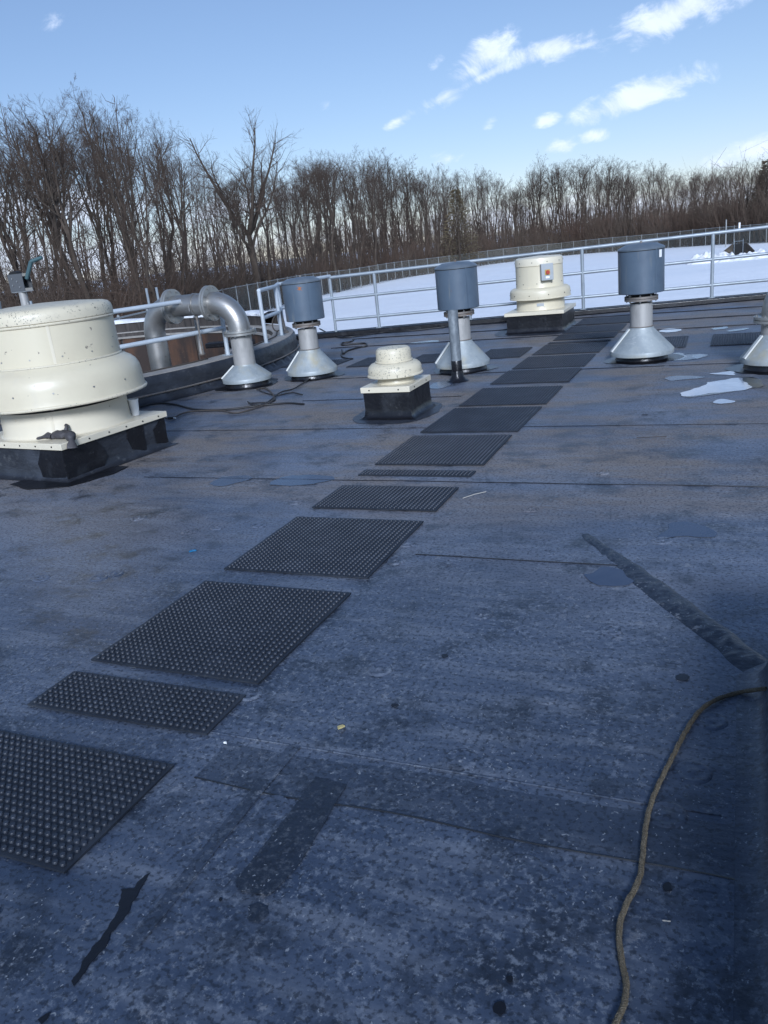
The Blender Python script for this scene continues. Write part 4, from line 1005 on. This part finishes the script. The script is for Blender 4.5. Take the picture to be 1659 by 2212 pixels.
# small litter on the membrane
def scrap(name, px, w, mat, label, cat, h=.006, rz=0, fr=None):
    g = G(*px); b = MB(); ol = rag([(-w, -w * .4), (w, -w * .5), (w * .8, w * .4), (-w * .7, w * .5)], w * .4, w * .3, w * 100)
    b.prism(ccw(ol), 0, h); o = b.build(name, mat, loc=(g.x, g.y, .0045), flat=True); o.rotation_euler = (R_(random.uniform(-4, 4)), 0, rz); return tag(o, label, cat)
scrap('plastic_scrap', (417, 1192), .022, M_BLUE, 'torn bright blue plastic scrap left of the fourth pad', 'scrap', rz=.6)
scrap('dry_leaf', (737, 1574), .013, M_LEAF, 'pale yellow dry leaf lying in the roof centre', 'leaf', rz=1.0)
scrap('foam_chip', (488, 1608), .006, M_WHITE, 'tiny white foam chip near the narrow pad', 'chip')
g0, g1 = G(1000, 1078), G(1050, 1064); tag(MB().tube([(g0.x, g0.y, .006), ((g0.x+g1.x)/2, (g0.y+g1.y)/2, .010), (g1.x, g1.y, .006)], .0022, 6).build('straw', M_STRAW), 'pale straw stalk beside the half-depth pad', 'straw')
g0, g1 = G(1375, 947), G(1440, 944); tag(MB().tube([(g0.x, g0.y, .006), (g1.x, g1.y, .006)], .0028, 6).build('twig', M_HOSE), 'thin dark twig lying right of the long pad row', 'twig')
g0, g1 = G(*S(960 + 1203/1.728, 1760 + 942/1.728)), G(*S(960 + 1238/1.728, 1760 + 946/1.728)); tag(MB().tube([(g0.x, g0.y, .005), (g1.x, g1.y, .005)], .0018, 5).build('straw', M_STRAW), 'tiny pale straw right of the rope near the bottom', 'straw')
pl = G(*S(935/2.183, 560 + 1072/2.183))
t = thing('cable_plug', (pl.x, pl.y, .012), 'black cable plug with pale tip near the large fan', 'plug')
MB().box(-.035, .035, -.014, .014, 0, .028).build('plug_body', M_CABLE, t, bev=.005); MB().tube([(.036, 0, .014), (.065, 0, .014)], .008, 8).build('plug_tip', M_WHITE, t)

# ================================================================== BEYOND THE ROOF
FENCE = [(-420, 13), (-100, 17), (150, 21), (300, 27), (375, 37), (470, 49), (567, 61), (700, 80), (893, 108), (1050, 126), (1211, 138), (1420, 122), (1659, 101), (1900, 92), (2300, 88)]
def fence_r(px): return float(np.interp(px, [p[0] for p in FENCE], [p[1] for p in FENCE]))
def fence():
    t = thing('chain_link_fence', (0, 0, 0), 'long chain-link fence between the snow field and the wood', 'fence')
    pts = []
    for i in range(len(FENCE) - 1):
        a = far(*FENCE[i]); b = far(*FENCE[i+1]); n = max(1, int(round((b - a).length / 3.0)))
        for k in range(n): pts.append(a.lerp(b, k / n))
    pts.append(far(*FENCE[-1])); zs = []
    for p in pts:
        r = math.hypot(p.x, p.y); zs.append(ground_z(r) + .22 * mnoise.noise(Vector((p.x * .05, p.y * .05, 0))))
    pm = MB(); pm.tube([(0, 0, -.3), (0, 0, 2.03)], .035, 6); pm.lathe([(.045, 2.03), (.03, 2.07), (.001, 2.09)], 6); pme = pm.mesh('post', M_FPOST)
    for p, z in zip(pts, zs):
        o = link(bpy.data.objects.new('post', pme), t); o.location = (p.x, p.y, z)
    b = MB(); b.tube([(p.x, p.y, z + 2.0) for p, z in zip(pts, zs)], .024, 5); b.build('top_rail', M_FPOST, t)
    v = []; f = []; uv = []; L = 0
    for i, (p, z) in enumerate(zip(pts, zs)):
        if i: L += (p - pts[i-1]).length
        v += [(p.x, p.y, z + .03), (p.x, p.y, z + 1.99)]; uv += [(L, 0.0), (L, 1.96)]
    for i in range(len(pts) - 1): f.append((2*i, 2*i+2, 2*i+3, 2*i+1))
    me = bpy.data.meshes.new('wire_mesh'); me.from_pydata(v, [], f); ul = me.uv_layers.new(name='uv')
    for lp in me.loops: ul.data[lp.index].uv = uv[lp.vertex_index]
    me.materials.append(M_LINK); link(bpy.data.objects.new('wire_mesh', me), t)
    # a taller gate post
    gq = far(1570, 101); z = ground_z(101); MB().tube([(gq.x, gq.y, z - .2), (gq.x, gq.y, z + 2.9)], .06, 8).build('gate_post', M_FPOST, t)
fence()

# outlet headwall in the snow with ploughed heaps, and a marker post
hw = far(1597, 70); zg = ground_z(70) ; az_ = math.atan2(hw.x, hw.y)
t = thing('outlet_headwall', (hw.x, hw.y, zg), 'dark headwall with sloping wings half buried in the far snow', 'headwall', rz=-az_ + R_(-12))
b = MB(); i = 0
def slab(b, poly, th):     # poly in (x,z), extruded in y
    i = len(b.v); n = len(poly); b.v += [(x, 0, z) for x, z in poly] + [(x, th, z) for x, z in poly]
    b.f.append(tuple(range(i, i + n))); b.f.append(tuple(range(i + 2*n - 1, i + n - 1, -1)))
    for k in range(n): k2 = (k+1) % n; b.f.append((i + k, i + n + k, i + n + k2, i + k2))
slab(b, [(-.35, 0), (.55, 0), (.55, 1.05), (-.35, 1.05)], .2); b.build('back_wall', M_DARK, t, flat=True)
b = MB(); b.v = [(-1.25, -.6, .05), (-.35, 0, .05), (-.35, 0, 1.1), (-1.25, -.6, .35), (-1.3, -.5, .05), (-.4, .15, .05), (-.4, .15, 1.1), (-1.3, -.5, .35)]
b.f = [(0, 1, 2, 3), (7, 6, 5, 4), (3, 2, 6, 7), (0, 3, 7, 4), (1, 5, 6, 2)]; b.build('wing_wall', M_WOOD, t, flat=True)
b = MB(); b.v = [(.55, 0, .05), (1.25, -.6, .05), (1.25, -.6, .5), (.55, 0, 1.1), (.6, .15, .05), (1.3, -.5, .05), (1.3, -.5, .5), (.6, .15, 1.1)]
b.f = [(0, 1, 2, 3), (7, 6, 5, 4), (3, 2, 6, 7), (1, 5, 6, 2), (0, 3, 7, 4)]; b.build('wing_wall', M_WOOD, t, flat=True)
for x in (-.25, .38):
    MB().tube([(x, -.08, .1), (x, -.08, 1.4)], .022, 6).build('ladder_rail', M_RAIL, t)
MB().tube([(-.25, -.08, 1.25), (.38, -.08, 1.25)], .02, 6).build('ladder_rung', M_RAIL, t)
def heap(px, r, w, d, h, label, seed):
    p = far(px, r); z = ground_z(r); n, m = 46, 20; v = []; f = []; a = math.atan2(p.x, p.y)
    for i in range(n + 1):
        for j in range(m + 1):
            u, q = i/n*2 - 1, j/m*2 - 1; e = max(0, 1 - u*u) * max(0, 1 - q*q)
            hh = h * e ** .6 * (.75 + .8 * mnoise.noise(Vector((u * 4, q * 2.5, seed))) + .3 * mnoise.noise(Vector((u * 9, q * 5, seed + 3))))
            v.append((u * w, q * d, max(-.1, hh) - .06))
    for i in range(n):
        for j in range(m): k = i*(m+1) + j; f.append((k, k + m + 1, k + m + 2, k + 1))
    me = bpy.data.meshes.new('snow_heap'); me.from_pydata(v, [], f); me.materials.append(M_SNOWROUGH); smooth(me, 70)
    o = link(bpy.data.objects.new('snow_heap', me)); o.location = (p.x, p.y, z); o.rotation_euler.z = -a; tag(o, label, 'snow heap', 'ploughed snow heaps')
heap(1545, 68, 2.0, 1.0, .75, 'lumpy ploughed snow heap left of the dark headwall', 1)
heap(1595, 67.5, 1.6, .7, .35, 'low snow heap before the dark headwall', 5)
heap(1655, 69, 2.2, 1.0, .6, 'lumpy snow heap right of the dark headwall at the right edge', 9)
mp = far(1599, 76); zg = ground_z(76)
t = thing('marker_post', (mp.x, mp.y, zg), 'white-topped marker post behind the dark headwall', 'post')
MB().tube([(0, 0, -.2), (0, 0, 1.9)], .05, 8).build('shaft', M_WOOD, t); MB().tube([(0, 0, 1.9), (0, 0, 2.55)], .075, 8).build('white_sleeve', M_WHITE, t)

# ------------------------------------------------------------------ the bare wood
def tubes_mesh(name, groups, mat):
    """groups: list of (points (N,K,3), radii (N,K), sides) -> one mesh, vectorised"""
    V = []; F = []; off = 0
    for P, Rd, n in groups:
        if len(P) == 0: continue
        P = np.asarray(P, float); Rd = np.asarray(Rd, float); N, K, _ = P.shape
        T = np.gradient(P, axis=1); T /= np.linalg.norm(T, axis=2)[..., None] + 1e-9
        ref = np.where(np.abs(T[:, :1, 2:3]) > .9, np.array([1.0, 0, 0]), np.array([0, 0, 1.0]))
        A = np.cross(T, np.broadcast_to(ref, T.shape)); A /= np.linalg.norm(A, axis=2)[..., None] + 1e-9; B = np.cross(T, A)
        ang = np.arange(n) * 2 * math.pi / n
        X = P[:, :, None, :] + (A[:, :, None, :] * np.cos(ang)[None, None, :, None] + B[:, :, None, :] * np.sin(ang)[None, None, :, None]) * Rd[:, :, None, None]
        V.append(X.reshape(-1, 3)); base = off + (np.arange(N) * K * n)[:, None, None]
        k = np.arange(K - 1)[None, :, None] * n; j = np.arange(n)[None, None, :]; j2 = (j + 1) % n
        F.append(np.stack([base + k + j, base + k + j2, base + k + n + j2, base + k + n + j], -1).reshape(-1, 4)); off += N * K * n
    V = np.concatenate(V); F = np.concatenate(F); me = bpy.data.meshes.new(name)
    me.vertices.add(len(V)); me.vertices.foreach_set('co', V.astype(np.float32).ravel())
    me.loops.add(F.size); me.loops.foreach_set('vertex_index', F.astype(np.int32).ravel())
    me.polygons.add(len(F)); me.polygons.foreach_set('loop_start', np.arange(len(F), dtype=np.int32) * 4); me.polygons.foreach_set('loop_total', np.full(len(F), 4, dtype=np.int32))
    me.polygons.foreach_set('use_smooth', np.ones(len(F), dtype=bool)); me.update(); me.validate(); me.materials.append(mat); return me

def grow_tree(seed, H=16.0, r0=.2, style='forest'):
    rd = random.Random(seed); lev = {k: ([], []) for k in range(6)}
    K = {0: 12, 1: 8, 2: 6, 3: 5, 4: 4, 5: 3}
    gn = 1.0 if style != 'gnarled' else 1.6
    def rv(): return Vector((rd.gauss(0, 1), rd.gauss(0, 1), rd.gauss(0, 1)))
    def grow(p, d, L, r, l, trop):
        n = K[l]; pts = [p]; rs = [r]; dd = d.normalized(); end = .45 if l == 0 else .25
        for i in range(1, n):
            dd = (dd + rv() * (.055, .10, .11, .115, .12, .1)[l] * gn + Vector((0, 0, trop))).normalized()
            p = p + dd * (L / (n - 1)); pts.append(p); rs.append(max(.0045, r * (1 - (1 - end) * i / (n - 1))))
        lev[l][0].append(pts); lev[l][1].append(rs); return pts, rs, dd
    def side_dir(dd, ang):
        o = dd.orthogonal().normalized(); o.rotate(Matrix.Rotation(rd.uniform(0, 6.283), 3, dd)); return (dd * math.cos(ang) + o * math.sin(ang)).normalized()
    def branch(pts, rs, dd, L, l, cnt, t0, ratio, amin, amax, trop):
        if l > 4: return
        n = len(pts)
        for k in range(cnt):
            t = t0 + (1 - t0) * (k + rd.random()) / cnt; x = t * (n - 1); i = min(n - 2, int(x)); f = x - i
            p = pts[i].lerp(pts[i+1], f); r = rs[i] * (1 - f) + rs[i+1] * f; d = (pts[i+1] - pts[i]).normalized()
            L2 = L * ratio * rd.uniform(.6, 1.15) * (1.15 - .55 * t); r2 = min(r * .62, max(.006, L2 * .0155))
            q, qs, de = grow(p, side_dir(d, R_(rd.uniform(amin, amax))), L2, r2, l, trop)
            nxt(q, qs, de, L2, l)
    def nxt(q, qs, de, L2, l):
        if l == 1: branch(q, qs, de, L2, 2, rd.randint(5, 7), .20, .52, 28, 58, .04)
        elif l == 2: branch(q, qs, de, L2, 3, rd.randint(4, 6), .2, .55, 25, 50, .05)
        elif l == 3: branch(q, qs, de, L2, 4, rd.randint(3, 4), .15, .75, 22, 48, .05)
    lean = Vector((rd.gauss(0, .06), rd.gauss(0, .06), 1))
    if style == 'gnarled':
        pts, rs, de = grow(Vector((0, 0, -.4)), lean, H * .42, r0, 0, .02)
        for k in range(7):
            a = k * 2.4 + rd.random() * .7; sp = rd.uniform(.55, 1.15); d = Vector((math.cos(a) * sp, math.sin(a) * sp, 1))
            s0 = pts[-1] if k < 4 else pts[-3]
            q, qs, d2 = grow(s0, d, H * rd.uniform(.42, .58), rs[-1] * .95 if k < 4 else rs[-1] * .7, 1, .085)
            branch(q, qs, d2, H * .5, 2, 17, .12, .38, 30, 65, .05); nxt(q[-3:], qs[-3:], d2, H * .3, 2)
    else:
        fork = rd.uniform(.35, .6) if style == 'forest' else .25
        pts, rs, de = grow(Vector((0, 0, -.4)), lean, H * fork, r0, 0, .03)
        branch(pts, rs, de, H * .36, 1, 3 if style == 'forest' else 2, .45, .8, 40, 70, .09)
        nl = rd.choice((2, 2, 3, 3, 4)); ph = rd.random() * 6.28
        for k in range(nl):
            a = ph + k * 6.283 / nl; sp = rd.uniform(.10, .28); L1 = H * (1 - fork) * rd.uniform(.8, 1.08)
            q, qs, d2 = grow(pts[-1], Vector((math.cos(a) * sp, math.sin(a) * sp, 1)), L1, rs[-1] * .82, 0, .03)
            branch(q, qs, d2, H * .34, 1, rd.randint(5, 7), .18, .85, 24, 52, .06)
            branch(q[-4:], qs[-4:], d2, H * .12, 2, 6, .1, .9, 20, 45, .06)
    sides = {0: 8, 1: 5, 2: 4, 3: 3, 4: 3, 5: 3}
    tr = [(lev[l][0], lev[l][1], sides[l]) for l in (0, 1)]
    # polylines cut from a longer one can differ in length: group by length
    def split(l):
        out = {}
        for p, r in zip(*lev[l]): out.setdefault(len(p), ([], []))[0].append([tuple(v) for v in p]); out[len(p)][1].append(r)
        return [(a, b, sides[l]) for a, b in out.values()]
    trunk = tubes_mesh('trunk', split(0) + split(1), M_BARK); crown = tubes_mesh('crown', split(2) + split(3) + split(4), M_TWIG)
    co = np.empty(len(crown.vertices) * 3, np.float32); crown.vertices.foreach_get('co', co)
    return trunk, crown, float(co[2::3].max())
PROTO = [grow_tree(100 + k, 16.0, .20 + .05 * (k % 3), 'forest') for k in range(11)]
POLE = [grow_tree(300 + k, 12.0, .10, 'shrubby') for k in range(4)]
OUT = [(-400, 250), (0, 245), (70, 200), (170, 188), (250, 178), (330, 215), (385, 300), (430, 330), (560, 340), (600, 335), (700, 318), (760, 312), (850, 328), (930, 342), (1000, 352), (1100, 366), (1200, 345), (1280, 328), (1400, 348), (1500, 358), (1600, 348), (1659, 332), (2100, 340)]
def top_px(px): return float(np.interp(px, [p[0] for p in OUT], [p[1] for p in OUT]))
def tree_at(px, yt, r, proto, label, cat='tree', group=None, name='bare_tree', rz=None, cap=None):
    d = ray(px, yt); h = math.hypot(d[0], d[1]); p = Vector((d[0] / h * r, d[1] / h * r, 0)); H = min(26.0, r * d[2] / h + HC - ground_z(r))
    if cap: H = min(H, cap)
    t = thing(name, (p.x, p.y, ground_z(r)), label, cat, group, random.uniform(0, 6.28) if rz is None else rz)
    H0 = proto[2]; t.scale = (H / H0 * random.uniform(.85, 1.1),) * 2 + (H / H0,)
    link(bpy.data.objects.new('trunk', proto[0]), t); link(bpy.data.objects.new('crown', proto[1]), t); return t
rt = random.Random(21); GRP = 'bare trees of the wood beyond the fence'
COMMON = 'bare brown tree standing in the wood beyond the chain-link fence'
# trees that stand out
HERO = grow_tree(907, 15.0, .42, 'gnarled')
tree_at(492, 238, 60, HERO, 'gnarled wide-crowned bare tree with heavy forked limbs, taller than its neighbours', group=GRP, rz=.4)
tree_at(215, 168, 44, PROTO[2], 'tall slender bare tree reaching highest of all, left of the gnarled one', group=GRP)
tree_at(75, 190, 40, PROTO[5], 'tall dense-crowned bare tree near the left edge above the large fan', group=GRP)
tree_at(1175, 318, 150, PROTO[7], 'bare tree rising above the wood right of centre with thick forked top', group=GRP)
def conifer(px, r, H, label):
    p = far(px, r); t = thing('pine_tree', (p.x, p.y, ground_z(r)), label, 'tree', None)
    rd = random.Random(5); tp = []; 
    MB().tube([(0, 0, -.3), (0, 0, H)], [.16, .02], 7).build('trunk', M_BARK, t)
    P = []; Rr = []
    for k in range(1500):
        z = H * (.15 + .85 * rd.random() ** 1.1); w = (H - z) * .36 + .3; a = rd.random() * 6.283; rr = w * rd.random() ** .5
        q = Vector((rr * math.cos(a), rr * math.sin(a), z - rr * .25)); d = Vector((math.cos(a), math.sin(a), rd.uniform(-.3, .5))) * rd.uniform(.2, .5)
        P.append([tuple(q), tuple(q + d * .5), tuple(q + d)]); Rr.append([.03, .06, .01])
    link(bpy.data.objects.new('crown', tubes_mesh('crown', [(P, Rr, 3)], M_CONIFER)), t)
conifer(990, 118, 10.5, 'olive-green conifer among the bare trees in the middle of the wood')
conifer(1655, 112, 9.0, 'dark conifer at the right end of the wood')
# the rest of the wood
NL, NRT = 40, 140
for k in range(NL + NRT):
    left = k < NL
    px = (-260 + 880 * ((k * .61803) % 1.0)) if left else (600 + 1300 * ((k * .61803) % 1.0))
    u = rt.random(); fr = fence_r(px); r = fr + 3 + u ** 1.2 * (26 if left else 44)
    if px < 420: r = max(r, 34 + 22 * u)
    yt = top_px(px) + (0 if u < .35 else 8) + abs(rt.gauss(0, 30 if left else 24)) - (0 if left else 6 * rt.random() ** 3 * 4)
    tree_at(px, yt, r, PROTO[rt.randrange(len(PROTO))] if rt.random() < .82 else POLE[rt.randrange(4)], COMMON, group=GRP, cap=10.5 + 2 * rt.random() if abs(px - 492) < 85 else None)
# underbrush: thin stems nobody could count
def brush():
    rd = np.random.default_rng(3); N = 22000
    px = rd.uniform(-300, 1950, N); px[: N // 4] = rd.uniform(640, 1800, N // 4); px[N // 4: N // 2] = rd.uniform(-200, 640, N // 2 - N // 4)
    fr = np.interp(px, [p[0] for p in FENCE], [p[1] for p in FENCE])
    r = fr + 1.5 + rd.random(N) ** 1.5 * 45; r = np.where(px < 420, np.maximum(r, 28 + rd.random(N) * 18), r)
    P0 = np.array([tuple(far(a, b)) for a, b in zip(px, r)]); P0[:, 2] = [ground_z(b) - .1 for b in r]
    h = rd.uniform(1.0, 4.0, N) * np.where(rd.random(N) > .8, 1.7, 1.0) * np.interp(px, [300, 700, 1000, 1300], [.85, .95, 1.2, 1.5])
    d = np.stack([rd.normal(0, .24, N), rd.normal(0, .24, N), np.ones(N)], 1)
    j = lambda s: rd.normal(0, s, (N, 3))
    P1 = P0 + d * (h * .5)[:, None] + j(.14); P2 = P0 + d * h[:, None] + j(.3)
    rad = rd.uniform(.012, .03, N) * np.interp(r, [30, 140], [.7, 1.5]); st = np.stack([P0, P1, P2], 1); sr = np.stack([rad, rad * .7, rad * .3], 1)
    tw = []; twr = []
    for k in range(4):
        t = rd.uniform(.3, .95, N)[:, None]; base = P0 + (P2 - P0) * t; dd = np.stack([rd.normal(0, .6, N), rd.normal(0, .6, N), rd.uniform(.1, .9, N)], 1) * (h * .30)[:, None]
        tw.append(np.stack([base, base + dd], 1)); q = rad * rd.uniform(.4, .6, N); twr.append(np.stack([q, q * .5], 1))
    me = tubes_mesh('underbrush', [(st, sr, 3), (np.concatenate(tw), np.concatenate(twr), 3)], M_BRUSH)
    tag(link(bpy.data.objects.new('underbrush', me)), 'tangled brown underbrush along the foot of the wood', 'underbrush', kind='stuff')
brush()
def far_wood():
    """the deeper wood, a mass of stems and boughs behind the trees that can be told apart"""
    rd = np.random.default_rng(9); N = 1000
    px = rd.uniform(640, 1950, N); px[:160] = rd.uniform(-300, 640, 160); fr = np.interp(px, [p[0] for p in FENCE], [p[1] for p in FENCE])
    r = np.maximum(fr, 40) + 34 + rd.random(N) * 60
    P0 = np.array([tuple(far(a, b)) for a, b in zip(px, r)]); P0[:, 2] = [ground_z(b) - .2 for b in r]
    yt = np.interp(px, [p[0] for p in OUT], [p[1] for p in OUT]) + 26 + np.abs(rd.normal(0, 26, N))
    H = np.clip(((519 + (829.5 - px) * .1104 - yt) / FPX * r + 5.5) * rd.uniform(.45, .85, N), 5, 22)
    d = np.stack([rd.normal(0, .05, N), rd.normal(0, .05, N), np.ones(N)], 1); j = lambda s, n=N: rd.normal(0, s, (n, 3))
    pts = [P0]
    for k in range(1, 5): pts.append(P0 + d * (H * k / 4)[:, None] + j(.22))
    rad = rd.uniform(.07, .18, N); st = np.stack(pts, 1); sr = np.stack([rad, rad * .85, rad * .65, rad * .42, rad * .1], 1)
    G1 = []; R1 = []
    for k in range(22):
        t = rd.uniform(.3, 1.0, N); x = t * 4; i = np.minimum(3, x.astype(int)); f = (x - i)[:, None]; ii = np.arange(N)
        b = st[ii, i] * (1 - f) + st[ii, i + 1] * f; L = (H * rd.uniform(.10, .26, N) * (1.25 - t))[:, None]
        dd = np.stack([rd.normal(0, .6, N), rd.normal(0, .6, N), rd.uniform(.35, 1.2, N)], 1); dd /= np.linalg.norm(dd, axis=1)[:, None]
        G1.append(np.stack([b, b + dd * L * .55 + j(.1), b + dd * L + np.array([0, 0, .25]) * L], 1)); q = rd.uniform(.02, .045, N); R1.append(np.stack([q, q * .7, q * .35], 1))
    me = tubes_mesh('far_wood', [(st, sr, 4), (np.concatenate(G1), np.concatenate(R1), 3)], M_TWIG)
    tag(link(bpy.data.objects.new('far_wood', me)), 'deeper wood of bare stems merging into one brown mass', 'wood', kind='stuff')
far_wood()
